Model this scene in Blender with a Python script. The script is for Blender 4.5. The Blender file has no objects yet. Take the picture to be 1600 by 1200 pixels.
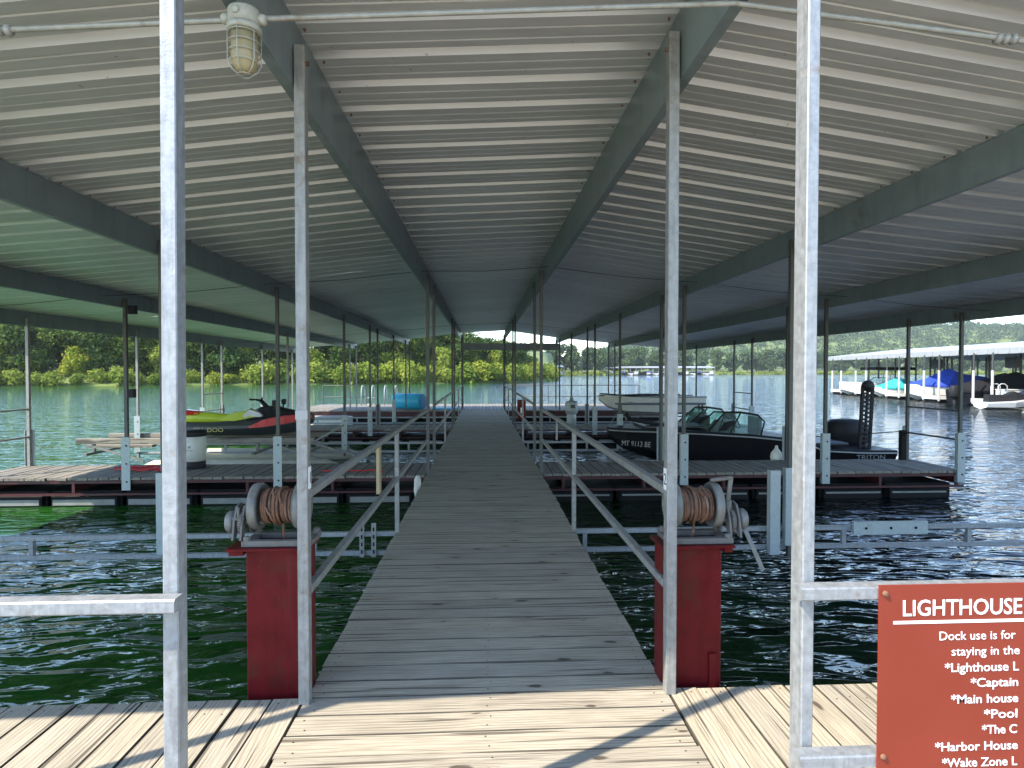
import bpy, math, random
import numpy as np
from mathutils import Vector, Matrix, noise as mnoise
R = random.Random(7)
SC = bpy.context.scene
COL = SC.collection
rad = math.radians

# ------------------------------------------------------------------ camera, sky, sun, exposure
CAM_H = 1.5
cd = bpy.data.cameras.new('camera'); cam = bpy.data.objects.new('camera', cd); COL.objects.link(cam)
cd.sensor_width = 36.0; cd.lens = 930/1600*36; cd.clip_start = 0.05; cd.clip_end = 6000
cam.location = (0, 0, CAM_H)
cam.rotation_euler = (rad(90-1.232), 0, -math.atan(46/930))
SC.camera = cam
SUN_EL, SUN_TRAVEL = rad(48), rad(61)        # light travels towards +Y turned 61 deg to +X
w = bpy.data.worlds.new('World'); SC.world = w; w.use_nodes = True
nt = w.node_tree; nt.nodes.clear()
sky = nt.nodes.new('ShaderNodeTexSky'); sky.sky_type = 'NISHITA'; sky.sun_disc = False
sky.sun_elevation = SUN_EL; sky.sun_rotation = SUN_TRAVEL + math.pi
sky.altitude = 200; sky.air_density = 1.0; sky.dust_density = 0.1; sky.ozone_density = 1.6
bg = nt.nodes.new('ShaderNodeBackground'); bg.inputs[1].default_value = 0.15
wo = nt.nodes.new('ShaderNodeOutputWorld')
nt.links.new(sky.outputs[0], bg.inputs[0]); nt.links.new(bg.outputs[0], wo.inputs[0])
sl = bpy.data.lights.new('sun', 'SUN'); sl.energy = 2.75; sl.angle = rad(0.5); sl.color = (1.0, 0.90, 0.74)
so = bpy.data.objects.new('sun', sl); COL.objects.link(so)
trav = Vector((math.sin(SUN_TRAVEL)*math.cos(SUN_EL), math.cos(SUN_TRAVEL)*math.cos(SUN_EL), -math.sin(SUN_EL)))
so.rotation_euler = trav.to_track_quat('-Z', 'Y').to_euler(); so.location = (-8, -5, 12)
vs = SC.view_settings; vs.view_transform = 'Standard'; vs.look = 'None'; vs.gamma = 1; vs.use_curve_mapping = False
vs.exposure = 1.92
SC.cycles.use_denoising = True
SC.cycles.max_bounces = 8; SC.cycles.diffuse_bounces = 5; SC.cycles.glossy_bounces = 4; SC.cycles.volume_bounces = 0
SC.cycles.caustics_reflective = True; SC.cycles.blur_glossy = 1.5; SC.cycles.sample_clamp_indirect = 5; SC.cycles.caustics_refractive = False

# ------------------------------------------------------------------ materials
MAT = {}
def node_mat(name):
    m = bpy.data.materials.new(name); m.use_nodes = True
    b = m.node_tree.nodes['Principled BSDF']; MAT[name] = m
    return m, m.node_tree, b
def N(t, typ, **kw):
    n = t.nodes.new(typ)
    for k, v in kw.items():
        if k in n.inputs: n.inputs[k].default_value = v
        else: setattr(n, k, v)
    return n
def L(t, a, b): t.links.new(a, b)
def ramp(t, fac, stops):
    r = t.nodes.new('ShaderNodeValToRGB'); L(t, fac, r.inputs[0])
    e = r.color_ramp.elements
    while len(e) < len(stops): e.new(0.5)
    for i, (p, c) in enumerate(stops):
        e[i].position = p; e[i].color = (*c, 1) if len(c) == 3 else c
    return r.outputs[0]
def mixc(t, fac, a, b, mode='MIX'):
    m = t.nodes.new('ShaderNodeMix'); m.data_type = 'RGBA'; m.blend_type = mode
    for s, v in ((0, fac), (6, a), (7, b)):
        if isinstance(v, (int, float)): m.inputs[s].default_value = v
        elif isinstance(v, tuple): m.inputs[s].default_value = (*v, 1)
        else: L(t, v, m.inputs[s])
    return m.outputs[2]
def mth(t, op, a, b=0.0):
    m = t.nodes.new('ShaderNodeMath'); m.operation = op
    for i, v in enumerate((a, b)):
        if isinstance(v, (int, float)): m.inputs[i].default_value = v
        else: L(t, v, m.inputs[i])
    return m.outputs[0]
def bump(t, b, h, strength=0.3, dist=0.01):
    n = N(t, 'ShaderNodeBump'); n.inputs['Strength'].default_value = strength; n.inputs['Distance'].default_value = dist
    L(t, h, n.inputs['Height']); L(t, n.outputs[0], b.inputs['Normal']); return n
def coords(t, kind='Object', scale=(1, 1, 1), rot=(0, 0, 0), rnd=0.0):
    tc = t.nodes.new('ShaderNodeTexCoord'); mp = t.nodes.new('ShaderNodeMapping')
    mp.inputs['Scale'].default_value = scale; mp.inputs['Rotation'].default_value = rot
    L(t, tc.outputs[kind], mp.inputs['Vector'])
    if rnd:
        oi = t.nodes.new('ShaderNodeObjectInfo')
        cx = t.nodes.new('ShaderNodeCombineXYZ')
        L(t, mth(t, 'MULTIPLY', oi.outputs['Random'], rnd), cx.inputs[0])
        L(t, mth(t, 'MULTIPLY', oi.outputs['Random'], rnd*.37), cx.inputs[1])
        L(t, mth(t, 'MULTIPLY', oi.outputs['Random'], rnd*.61), cx.inputs[2])
        va = t.nodes.new('ShaderNodeVectorMath'); va.operation = 'ADD'
        L(t, mp.outputs[0], va.inputs[0]); L(t, cx.outputs[0], va.inputs[1])
        return va.outputs[0]
    return mp.outputs[0]
def noise(t, vec, scale, detail=4, rough=0.55, dist=0.0):
    n = N(t, 'ShaderNodeTexNoise'); n.inputs['Scale'].default_value = scale; n.inputs['Detail'].default_value = detail
    n.inputs['Roughness'].default_value = rough; n.inputs['Distortion'].default_value = dist
    L(t, vec, n.inputs['Vector']); return n.outputs['Fac']

def simple(name, col, rough=0.5, metal=0.0, var=0.15, scale=12, bumps=0.0, dirt=None, dirt_amt=0.5, coat=0.0, rnd=5.0, streak=0.0):
    """paint, plastic or metal with uneven tone, wear and optional dirt/rust patches"""
    m, t, b = node_mat(name)
    v = coords(t, rnd=rnd)
    n1 = noise(t, v, scale, 5, 0.6)
    c = ramp(t, n1, [(0.25, tuple(x*(1-var) for x in col)), (0.75, tuple(min(1, x*(1+var)) for x in col))])
    if dirt:
        n2 = noise(t, v, scale*.35, 6, 0.7, .4)
        f = ramp(t, n2, [(0.62-.14*dirt_amt, (0, 0, 0)), (0.72-.06*dirt_amt, (1, 1, 1))])
        c = mixc(t, mth(t, 'MULTIPLY', f, .75), c, dirt)
    if streak:
        n3 = noise(t, coords(t, scale=(1, 1, .10), rnd=rnd), scale*1.6, 5, .65)
        c = mixc(t, mth(t, 'MULTIPLY', ramp(t, n3, [(.50, (0, 0, 0)), (.70, (1, 1, 1))]), streak), c, tuple(x*.45 for x in col))
        c = mixc(t, mth(t, 'MULTIPLY', ramp(t, n3, [(.30, (1, 1, 1)), (.44, (0, 0, 0))]), streak*.5), c, tuple(min(1, x*1.35+.03) for x in col))
        n4 = noise(t, coords(t, rnd=rnd), scale*7, 2, .5)
        c = mixc(t, mth(t, 'MULTIPLY', ramp(t, n4, [(.72, (0, 0, 0)), (.75, (1, 1, 1))]), streak), c, (.12, .06, .035))
    L(t, c, b.inputs['Base Color'])
    r = ramp(t, n1, [(0.2, (max(0, rough-.12),)*3), (0.8, (min(1, rough+.12),)*3)])
    L(t, r, b.inputs['Roughness']); b.inputs['Metallic'].default_value = metal
    if max(col) < .035 or name == 'red_paint': b.inputs['Specular IOR Level'].default_value = .15
    if coat: b.inputs['Coat Weight'].default_value = coat; b.inputs['Coat Roughness'].default_value = .08
    if bumps: bump(t, b, noise(t, v, scale*4, 4, .6), bumps, .004)
    return m

def wood(name, dark, mid, light, grain=1.0, rough=.8, contrast=1.0):
    m, t, b = node_mat(name)
    v = coords(t, scale=(1.0, 11, 11), rnd=37.0)
    vk = coords(t, scale=(1.0, 1.0, .2), rnd=37.0)
    warp = noise(t, coords(t, scale=(.75, 3.2, 3), rnd=37.0), 1.3, 3, .5)
    # knots: sparse cells of uneven size, the grain bends round them
    kv = coords(t, scale=(2.1, 5.2, .3), rnd=19.0)
    kn = N(t, 'ShaderNodeTexNoise'); kn.inputs['Scale'].default_value = 7.0; L(t, kv, kn.inputs['Vector'])
    kadd = t.nodes.new('ShaderNodeVectorMath'); kadd.operation = 'MULTIPLY_ADD'; L(t, kn.outputs['Color'], kadd.inputs[0]); kadd.inputs[1].default_value = (.10, .10, 0); L(t, kv, kadd.inputs[2])
    vo = N(t, 'ShaderNodeTexVoronoi', voronoi_dimensions='2D'); vo.inputs['Scale'].default_value = 1.0; L(t, kadd.outputs[0], vo.inputs['Vector'])
    sc_ = t.nodes.new('ShaderNodeSeparateColor'); L(t, vo.outputs['Color'], sc_.inputs[0])
    kd = mth(t, 'DIVIDE', vo.outputs['Distance'], mth(t, 'ADD', mth(t, 'MULTIPLY', sc_.outputs[0], .9), .25))
    gate = mth(t, 'GREATER_THAN', sc_.outputs[1], 0.62)
    knot = mth(t, 'MULTIPLY', ramp(t, kd, [(0.05, (1, 1, 1)), (0.085, (0, 0, 0))]), gate)
    halo = mth(t, 'MULTIPLY', ramp(t, kd, [(0.07, (1, 1, 1)), (0.42, (0, 0, 0))]), gate)
    sx = t.nodes.new('ShaderNodeSeparateXYZ'); L(t, v, sx.inputs[0])
    ph = mth(t, 'ADD', mth(t, 'MULTIPLY', sx.outputs[1], 30.0), mth(t, 'MULTIPLY', warp, 30.0))
    ph = mth(t, 'ADD', ph, mth(t, 'MULTIPLY', halo, 7.0))
    rings = mth(t, 'ADD', mth(t, 'MULTIPLY', mth(t, 'SINE', ph), .5), .5)
    rings = mth(t, 'POWER', rings, 3.0)
    fine = noise(t, coords(t, scale=(2.2, 90, 90), rnd=37.0), 2.0, 5, .65)
    crack = noise(t, coords(t, scale=(.9, 46, 30), rnd=11.0), 1.0, 3, .5, .3)
    crackm = ramp(t, crack, [(0.61, (0, 0, 0)), (0.66, (1, 1, 1))])
    blot = noise(t, vk, 1.7, 5, .6)
    base = ramp(t, blot, [(0.3, mid), (0.7, light)])
    c = mixc(t, mth(t, 'MULTIPLY', mth(t, 'MULTIPLY', rings, ramp(t, noise(t, coords(t, scale=(.8, 6, 1), rnd=37.0), 1.5, 2), [(.35, (.15,)*3), (.65, (1,)*3)])), .46*grain), base, dark)
    c = mixc(t, mth(t, 'MULTIPLY', ramp(t, fine, [(0.38, (1, 1, 1)), (0.58, (0, 0, 0))]), .42*contrast), c, dark)
    c = mixc(t, mth(t, 'MULTIPLY', crackm, .7), c, tuple(x*.35 for x in dark))
    c = mixc(t, mth(t, 'MULTIPLY', halo, .22), c, dark)
    c = mixc(t, mth(t, 'MULTIPLY', knot, .78), c, (dark[0]*.30, dark[1]*.25, dark[2]*.22))
    oi = t.nodes.new('ShaderNodeObjectInfo')
    tone = ramp(t, oi.outputs['Random'], [(0, (.90, .90, .91)), (.5, (.98, .98, .97)), (1, (1.07, 1.05, 1.0))])
    c = mixc(t, 1.0, c, tone, 'MULTIPLY')
    L(t, c, b.inputs['Base Color']); b.inputs['Roughness'].default_value = rough
    b.inputs['Specular IOR Level'].default_value = .25
    h = mth(t, 'SUBTRACT', mth(t, 'MULTIPLY', fine, .5), mth(t, 'ADD', mth(t, 'MULTIPLY', rings, .5), mth(t, 'MULTIPLY', crackm, 1.2)))
    bump(t, b, h, .55, .0025)
    return m

wood('deck_wood', (.105, .080, .058), (.39, .352, .282), (.49, .443, .358))
wood('grey_wood', (.07, .062, .052), (.22, .20, .17), (.31, .285, .25))
simple('edge_shade', (.075, .065, .05), .95, 0, .4, 20)  # dark plank sides, painting the shade of the gaps into the colour
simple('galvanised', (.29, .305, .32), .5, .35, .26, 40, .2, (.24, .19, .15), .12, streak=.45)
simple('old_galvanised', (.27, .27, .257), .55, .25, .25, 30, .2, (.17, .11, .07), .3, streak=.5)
simple('bracket_steel', (.36, .41, .41), .5, .2, .12, 30, .1, (.26, .22, .17), .0)
simple('beam_paint', (.21, .26, .27), .45, .2, .15, 5, .05, (.09, .08, .06), .1, streak=.3)
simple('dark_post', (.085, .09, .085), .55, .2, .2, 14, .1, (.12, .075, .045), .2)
simple('red_paint', (.105, .006, .008), .42, .0, .25, 9, .2, (.065, .020, .012), .5, streak=.4)
simple('frame_red', (.055, .008, .010), .5, .0, .15, 6)
simple('rust', (.16, .078, .045), .85, .1, .5, 30, .5, (.30, .26, .21), .5)
simple('cast_grey', (.15, .14, .125), .7, .2, .3, 14, .4, (.13, .085, .055), .4)
simple('worn_silver', (.17, .17, .157), .55, .3, .35, 14, .4, (.14, .10, .07), .5)
simple('rubber', (.02, .02, .022), .7, 0, .2, 20)
simple('black_paint', (.008, .008, .010), .5, 0, .2, 6)
simple('dim_print', (.20, .20, .20), .6)
simple('black_plastic', (.022, .022, .024), .5, 0, .2, 20)
simple('grey_plastic', (.30, .31, .30), .5, 0, .1, 10)
simple('white_plastic', (.66, .66, .60), .45, 0, .08, 8, dirt=(.42, .40, .33), dirt_amt=.1)
simple('white_paint', (.55, .55, .54), .4, 0, .06, 6)
simple('foam_float', (.22, .225, .21), .7, 0, .2, 8, .1, (.20, .19, .14), .4)
simple('dark_float', (.012, .012, .012), .7, 0, .3, 6)
simple('tan_tube', (.50, .46, .36), .6, 0, .12, 5, dirt=(.30, .26, .18), dirt_amt=.3)
simple('rope_white', (.6, .58, .52), .9, 0, .2, 80, .5)
simple('rope_red', (.5, .03, .03), .8, 0, .2, 80, .3)
simple('blue_foam', (.02, .34, .52), .55, 0, .08, 6)
simple('dark_blue_foam', (.012, .13, .25), .6, 0, .1, 6)
simple('teal_canvas', (.03, .36, .36), .7, 0, .15, 4)
simple('blue_canvas', (.02, .06, .40), .7, 0, .25, 3)
simple('navy_canvas', (.012, .016, .045), .8, 0, .3, 3)
simple('black_canvas', (.015, .015, .017), .8, 0, .3, 3)
simple('lime_vinyl', (.42, .50, .02), .45, 0, .06, 10)
simple('red_gloss', (.55, .02, .02), .3, 0, .06, 8, coat=.5)
simple('charcoal', (.045, .05, .055), .45, 0, .15, 12)
simple('sign_red', (.205, .024, .009), .45, 0, .05, 5, dirt=(.56, .14, .08), dirt_amt=.0)
simple('gold_print', (.50, .42, .14), .5)
simple('paper', (.34, .34, .33), .7, var=.05)
simple('white_print', (.82, .82, .82), .5, var=.02)
simple('black_print', (.01, .01, .01), .6)
simple('tan_board', (.38, .30, .17), .7, 0, .1, 8)
simple('light_roof', (.36, .37, .37), .45, .2, .06, 2)
simple('conduit_grey', (.33, .33, .30), .5, .3, .2, 25, .1, (.2, .14, .09), .3)
simple('lamp_grey', (.40, .40, .34), .6, .1, .15, 40, .3, (.22, .17, .10), .4)
simple('gravel', (.41, .40, .37), .95, 0, .3, 3)
simple('soil', (.16, .13, .07), .95, 0, .3, .3)
simple('grass_ground', (.13, .17, .045), .95, 0, .35, .15)

def roof_metal():
    m, t, b = node_mat('roof_metal')
    v = coords(t, rnd=9.0); vs_ = coords(t, scale=(.35, 9, 9), rnd=9.0)
    n1 = noise(t, vs_, 2.2, 5, .65); n2 = noise(t, v, 1.3, 4, .6)
    c = ramp(t, mth(t, 'ADD', mth(t, 'MULTIPLY', n1, .6), mth(t, 'MULTIPLY', n2, .4)), [(0.3, (.60, .61, .60)), (.55, (.72, .73, .72)), (.78, (.79, .80, .79))])
    oi = t.nodes.new('ShaderNodeObjectInfo')
    c = mixc(t, 1.0, c, ramp(t, oi.outputs['Random'], [(0, (.88, .88, .88)), (1, (1.06, 1.06, 1.05))]), 'MULTIPLY')
    spot = noise(t, v, 22, 2, .5)
    c = mixc(t, mth(t, 'MULTIPLY', ramp(t, spot, [(0.73, (0, 0, 0)), (.78, (1, 1, 1))]), .55), c, (.11, .09, .07))
    L(t, c, b.inputs['Base Color']); b.inputs['Metallic'].default_value = .35
    L(t, ramp(t, n1, [(0.2, (.28,)*3), (.8, (.45,)*3)]), b.inputs['Roughness'])
roof_metal()

def water_mat():
    m, t, b = node_mat('water')
    tc = t.nodes.new('ShaderNodeTexCoord')
    sx = t.nodes.new('ShaderNodeSeparateXYZ'); L(t, tc.outputs['Object'], sx.inputs[0])
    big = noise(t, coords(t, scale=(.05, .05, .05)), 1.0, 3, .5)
    # green water painted brighter where sun reaches on the left, darker in right-hand shade
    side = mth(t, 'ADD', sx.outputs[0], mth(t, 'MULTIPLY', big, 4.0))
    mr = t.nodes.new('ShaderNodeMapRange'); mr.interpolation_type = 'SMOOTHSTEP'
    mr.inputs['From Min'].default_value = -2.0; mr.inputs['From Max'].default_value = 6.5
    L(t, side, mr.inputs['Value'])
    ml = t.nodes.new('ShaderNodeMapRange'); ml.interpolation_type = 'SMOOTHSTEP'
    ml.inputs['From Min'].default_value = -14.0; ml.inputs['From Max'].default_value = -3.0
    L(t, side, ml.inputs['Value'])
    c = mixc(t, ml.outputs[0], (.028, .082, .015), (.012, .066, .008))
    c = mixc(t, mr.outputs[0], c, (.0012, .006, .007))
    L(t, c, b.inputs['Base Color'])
    b.inputs['Roughness'].default_value = .03; b.inputs['IOR'].default_value = 1.333
    w1 = noise(t, coords(t, scale=(.8, 2.1, 1), rot=(0, 0, rad(-26))), 2.3, 1.5, .45, .7)
    w2 = noise(t, coords(t, scale=(.35, .9, 1), rot=(0, 0, rad(12))), 1.0, 2, .5, .5)
    w3 = noise(t, coords(t, scale=(2.6, 5.5, 1), rot=(0, 0, rad(-15))), 2.0, 1.5, .5, .4)
    h = mth(t, 'ADD', mth(t, 'ADD', mth(t, 'MULTIPLY', w1, 1.0), mth(t, 'MULTIPLY', w2, 1.6)), mth(t, 'MULTIPLY', w3, .16))
    bump(t, b, h, 1.0, .092)
water_mat()

def leaf(name, a, b_, c_, trans=.35):
    m, t, b = node_mat(name)
    v = coords(t, scale=(1, 1, 1), rnd=30.0)
    n1 = noise(t, v, .55, 3, .6)
    g = t.nodes.new('ShaderNodeNewGeometry')
    f = mth(t, 'ADD', mth(t, 'MULTIPLY', n1, .65), mth(t, 'MULTIPLY', g.outputs['Random Per Island'], .38))
    c = ramp(t, f, [(0.25, a), (.5, b_), (.8, c_)])
    oi = t.nodes.new('ShaderNodeObjectInfo')
    c = mixc(t, 1.0, c, ramp(t, oi.outputs['Random'], [(0, (.68, .78, .8)), (.5, (1, 1, 1)), (1, (1.25, 1.15, .85))]), 'MULTIPLY')
    L(t, c, b.inputs['Base Color']); b.inputs['Roughness'].default_value = .55
    b.inputs['Specular IOR Level'].default_value = .1
    tr = t.nodes.new('ShaderNodeBsdfTranslucent'); L(t, c, tr.inputs[0])
    ms = t.nodes.new('ShaderNodeMixShader'); ms.inputs[0].default_value = trans
    L(t, b.outputs[0], ms.inputs[1]); L(t, tr.outputs[0], ms.inputs[2])
    L(t, ms.outputs[0], t.nodes['Material Output'].inputs[0])
leaf('leaf_oak', (.022, .050, .010), (.060, .112, .022), (.16, .20, .05))
leaf('leaf_willow', (.11, .17, .022), (.22, .29, .04), (.38, .38, .08))
leaf('leaf_far', (.04, .075, .03), (.07, .115, .045), (.11, .15, .06), .3)
simple('bark', (.12, .10, .08), .9, 0, .3, 4)

def glass(name, col, rough=.02, alpha=.25):
    m, t, b = node_mat(name)
    b.inputs['Base Color'].default_value = (*col, 1); b.inputs['Roughness'].default_value = rough
    tr = t.nodes.new('ShaderNodeBsdfTransparent'); tr.inputs[0].default_value = (*[min(1, x*1.0+.3) for x in col], 1)
    ms = t.nodes.new('ShaderNodeMixShader'); ms.inputs[0].default_value = alpha
    L(t, tr.outputs[0], ms.inputs[1]); L(t, b.outputs[0], ms.inputs[2])
    L(t, ms.outputs[0], t.nodes['Material Output'].inputs[0])
glass('teal_glass', (.55, .68, .64), .02, .10)
glass('amber_glass', (.45, .38, .22), .35, .72)

# ------------------------------------------------------------------ mesh builder
class MB:
    def __init__(s): s.v = []; s.f = []; s.mi = []; s.sm = []; s.cur = 0; s.smooth = False
    def _add(s, vs_, fs):
        o = len(s.v); s.v += [tuple(p) for p in vs_]
        for f in fs: s.f.append([i+o for i in f]); s.mi.append(s.cur); s.sm.append(s.smooth)
    def box(s, c, d, rot=None):
        x, y, z = d[0]/2, d[1]/2, d[2]/2
        p = [Vector(q) for q in ((-x,-y,-z),(x,-y,-z),(x,y,-z),(-x,y,-z),(-x,-y,z),(x,-y,z),(x,y,z),(-x,y,z))]
        if rot is not None: p = [rot @ q for q in p]
        s._add([q+Vector(c) for q in p], [(0,3,2,1),(4,5,6,7),(0,1,5,4),(1,2,6,5),(2,3,7,6),(3,0,4,7)]); return s
    def box2(s, a, b): return s.box([(a[i]+b[i])/2 for i in range(3)], [abs(b[i]-a[i]) for i in range(3)])
    def cbox(s, a, b, r=.004, axis=2):
        """chamfered box from corner a to b, the long edges along axis chamfered by r"""
        i, j = [k for k in range(3) if k != axis]
        pr = [(a[i]+r, a[j]), (b[i]-r, a[j]), (b[i], a[j]+r), (b[i], b[j]-r), (b[i]-r, b[j]), (a[i]+r, b[j]), (a[i], b[j]-r), (a[i], a[j]+r)]
        vs_ = []
        for e in (a[axis], b[axis]):
            for u, w_ in pr:
                q = [0, 0, 0]; q[i] = u; q[j] = w_; q[axis] = e; vs_.append(q)
        n = 8; fs = [tuple(range(n))[::-1], tuple(range(n, 2*n))]
        for k in range(n): fs.append((k, (k+1) % n, n+(k+1) % n, n+k))
        s._add(vs_, fs); return s
    def bar(s, p0, p1, w_, h, up=(0, 0, 1)):
        p0, p1 = Vector(p0), Vector(p1); d = p1-p0; ln = d.length; d.normalize()
        up = Vector(up)
        if abs(d.dot(up)) > .98: up = Vector((0, 1, 0))
        sd = d.cross(up).normalized(); u = sd.cross(d)
        s.box((p0+p1)/2, (ln, w_, h), Matrix((d, sd, u)).transposed()); return s
    def tube(s, pts, r, n=8, cap=True, closed=False):
        pts = [Vector(p) for p in pts]; m = len(pts); rr = r if isinstance(r, (list, tuple)) else [r]*m
        vs_ = []; ref = None
        for k, p in enumerate(pts):
            if closed: d = pts[(k+1) % m]-pts[k-1]
            else: d = (pts[min(k+1, m-1)]-pts[max(k-1, 0)])
            d.normalize()
            if ref is None:
                ref = Vector((0, 0, 1)) if abs(d.z) < .9 else Vector((1, 0, 0))
            a = (ref-d*ref.dot(d)).normalized(); ref = a; b = d.cross(a)
            for i in range(n):
                t = 2*math.pi*i/n; vs_.append(p+(a*math.cos(t)+b*math.sin(t))*rr[k])
        fs = []
        for k in range(m if closed else m-1):
            k2 = (k+1) % m
            for i in range(n): j = (i+1) % n; fs.append((k*n+i, k*n+j, k2*n+j, k2*n+i))
        if cap and not closed: fs += [tuple(range(n))[::-1], tuple(range((m-1)*n, m*n))]
        s._add(vs_, fs); return s
    def lathe(s, prof, o=(0, 0, 0), ax=(0, 0, 1), n=20):
        """prof: list of (radius, distance along axis)"""
        ax = Vector(ax).normalized(); o = Vector(o)
        a = Vector((1, 0, 0)) if abs(ax.x) < .9 else Vector((0, 0, 1)); a = (a-ax*a.dot(ax)).normalized(); b = ax.cross(a)
        vs_ = []
        for r_, h in prof:
            for i in range(n):
                t = 2*math.pi*i/n; vs_.append(o+ax*h+(a*math.cos(t)+b*math.sin(t))*r_)
        fs = []
        for k in range(len(prof)-1):
            for i in range(n): j = (i+1) % n; fs.append((k*n+i, k*n+j, (k+1)*n+j, (k+1)*n+i))
        fs += [tuple(range(n))[::-1], tuple(range((len(prof)-1)*n, len(prof)*n))]
        s._add(vs_, fs); return s
    def loft(s, rings, cap=True):
        n = len(rings[0]); vs_ = [p for r_ in rings for p in r_]; fs = []
        for k in range(len(rings)-1):
            for i in range(n): j = (i+1) % n; fs.append((k*n+i, k*n+j, (k+1)*n+j, (k+1)*n+i))
        if cap: fs += [tuple(range(n))[::-1], tuple(range((len(rings)-1)*n, len(rings)*n))]
        s._add(vs_, fs); return s
    def prism(s, poly, axis, a, b):
        """poly: 2-D outline in the two other axes, pushed from a to b along axis"""
        i, j = [k for k in range(3) if k != axis]; rings = []
        for e in (a, b):
            rg = []
            for u, w_ in poly:
                q = [0, 0, 0]; q[i] = u; q[j] = w_; q[axis] = e; rg.append(q)
            rings.append(rg)
        return s.loft(rings)
    def mesh(s, name, mats):
        me = bpy.data.meshes.new(name); me.from_pydata(s.v, [], s.f)
        for m in ([mats] if isinstance(mats, str) else mats): me.materials.append(MAT[m])
        me.polygons.foreach_set('material_index', s.mi); me.polygons.foreach_set('use_smooth', s.sm)
        me.update(); return me
    def build(s, name, mats, parent=None, loc=(0, 0, 0), rotz=0.0):
        return put(name, s.mesh(name, mats), parent, loc, rotz)
def put(name, me, parent=None, loc=(0, 0, 0), rotz=0.0):
    o = bpy.data.objects.new(name, me); COL.objects.link(o)
    o.location = loc; o.rotation_euler = (0, 0, rotz); o.parent = parent
    return o
def fixn(o):
    import bmesh
    bm = bmesh.new(); bm.from_mesh(o.data); bmesh.ops.recalc_face_normals(bm, faces=bm.faces); bm.to_mesh(o.data); bm.free(); return o
def tag(o, label=None, cat=None, group=None, kind=None):
    if label: o['label'] = label
    if cat: o['category'] = cat
    if group: o['group'] = group
    if kind: o['kind'] = kind
    return o
def thing(name, label, cat, loc=(0, 0, 0), rotz=0.0, group=None, kind=None):
    return tag(put(name, None, None, loc, rotz), label, cat, group, kind)
def struct(name, label=None): return tag(put(name, None), label, None, None, 'structure')
def clone(root, loc, rotz=0.0, scale=None, label=None):
    r = root.copy(); COL.objects.link(r); r.location = loc; r.rotation_euler = (0, 0, rotz)
    if scale: r.scale = scale
    if label: r['label'] = label
    for ch in root.children:
        c = ch.copy(); COL.objects.link(c); c.parent = r
        for g in ch.children:
            d = g.copy(); COL.objects.link(d); d.parent = c
    return r
def text(body, mat, parent, loc, rot, size, width=None, name='lettering', ext=.0006, offset=0.0, align='LEFT'):
    cu = bpy.data.curves.new(name, 'FONT'); cu.body = body; cu.size = size; cu.extrude = ext; cu.offset = offset
    cu.align_x = align; cu.resolution_u = 3; cu.materials.append(MAT[mat])
    o = bpy.data.objects.new(name, cu); COL.objects.link(o); o.parent = parent
    o.location = loc; o.rotation_euler = rot
    bpy.context.view_layer.update()
    if width and o.dimensions.x > 0: o.scale.x = width/o.dimensions.x
    me = bpy.data.meshes.new_from_object(o.evaluated_get(bpy.context.evaluated_depsgraph_get()))
    q = put(name, me, parent, loc); q.rotation_euler = rot; q.scale = o.scale; bpy.data.objects.remove(o)
    return q

WZ = -0.42            # water level; deck tops are z = 0
# ------------------------------------------------------------------ water and land
g = MB(); g._add([(-900, -60, 0), (1500, -60, 0), (1500, 1500, 0), (-900, 1500, 0)], [(0, 1, 2, 3)])
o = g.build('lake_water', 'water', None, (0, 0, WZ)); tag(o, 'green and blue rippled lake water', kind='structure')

def land(name, shore, depth, rise, mat, label, seed=0, steps=10):
    """shoreline polyline pushed back away from the water with rising ground"""
    rr = random.Random(seed); vs_ = []; fs = []
    m = len(shore)
    for i, (x, y) in enumerate(shore):
        for k in range(steps+1):
            u = k/steps
            d = depth*u**1.5
            dirx, diry = back[i] if False else (0, 1)
            z = -.7 + rise*(u**1.1) + (.5 if k > 0 else 0) + mnoise.noise((x*.05, (y+d)*.05, seed))*1.2*u
            vs_.append((x + d*x/max(abs(x)+60, 1)*.5, y+d, z))
    for i in range(m-1):
        for k in range(steps):
            a = i*(steps+1)+k; fs.append((a, a+steps+1, a+steps+2, a+1))
    b = MB(); b.smooth = True; b._add(vs_, fs)
    o = b.build(name, mat); tag(o, label, kind='structure'); return o
near_shore = [(-150, 62), (-100, 70), (-80, 73), (-61, 76), (-45, 82), (-30, 87), (-15, 92), (-4, 95), (6, 101), (12, 112), (16, 128), (15, 150), (5, 190)]
land('near_bank', near_shore, 130, 10, 'grass_ground', 'grassy wooded bank along the left shore', 1)
far_shore = [(-30, 262), (10, 258), (40, 270), (70, 292), (110, 318), (160, 335), (220, 345), (300, 350), (420, 355), (560, 350), (760, 330)]
land('far_bank', far_shore, 150, 8, 'grass_ground', 'far grassy lake shore', 2)

g = MB(); g.smooth = True; vs_ = []; fs = []
for j in range(9):
    for i in range(25):
        x = -72+6*i; y = -5-3.6*j+mnoise.noise((x*.08, j*.5, 3))*1.2; vs_.append((x, y, -.9+.75*min(j, 2)+.12*j+mnoise.noise((x*.1, y*.1, 7))*.2))
for j in range(8):
    for i in range(24): a = j*25+i; fs.append((a, a+25, a+26, a+1))
g._add(vs_, fs); o = g.build('bounce_shore', 'gravel'); tag(o, 'pale gravel shore added unseen behind the landing to bounce light', kind='structure')  # out-of-view ground, added so sunlight bounces up onto the roof underside

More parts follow.
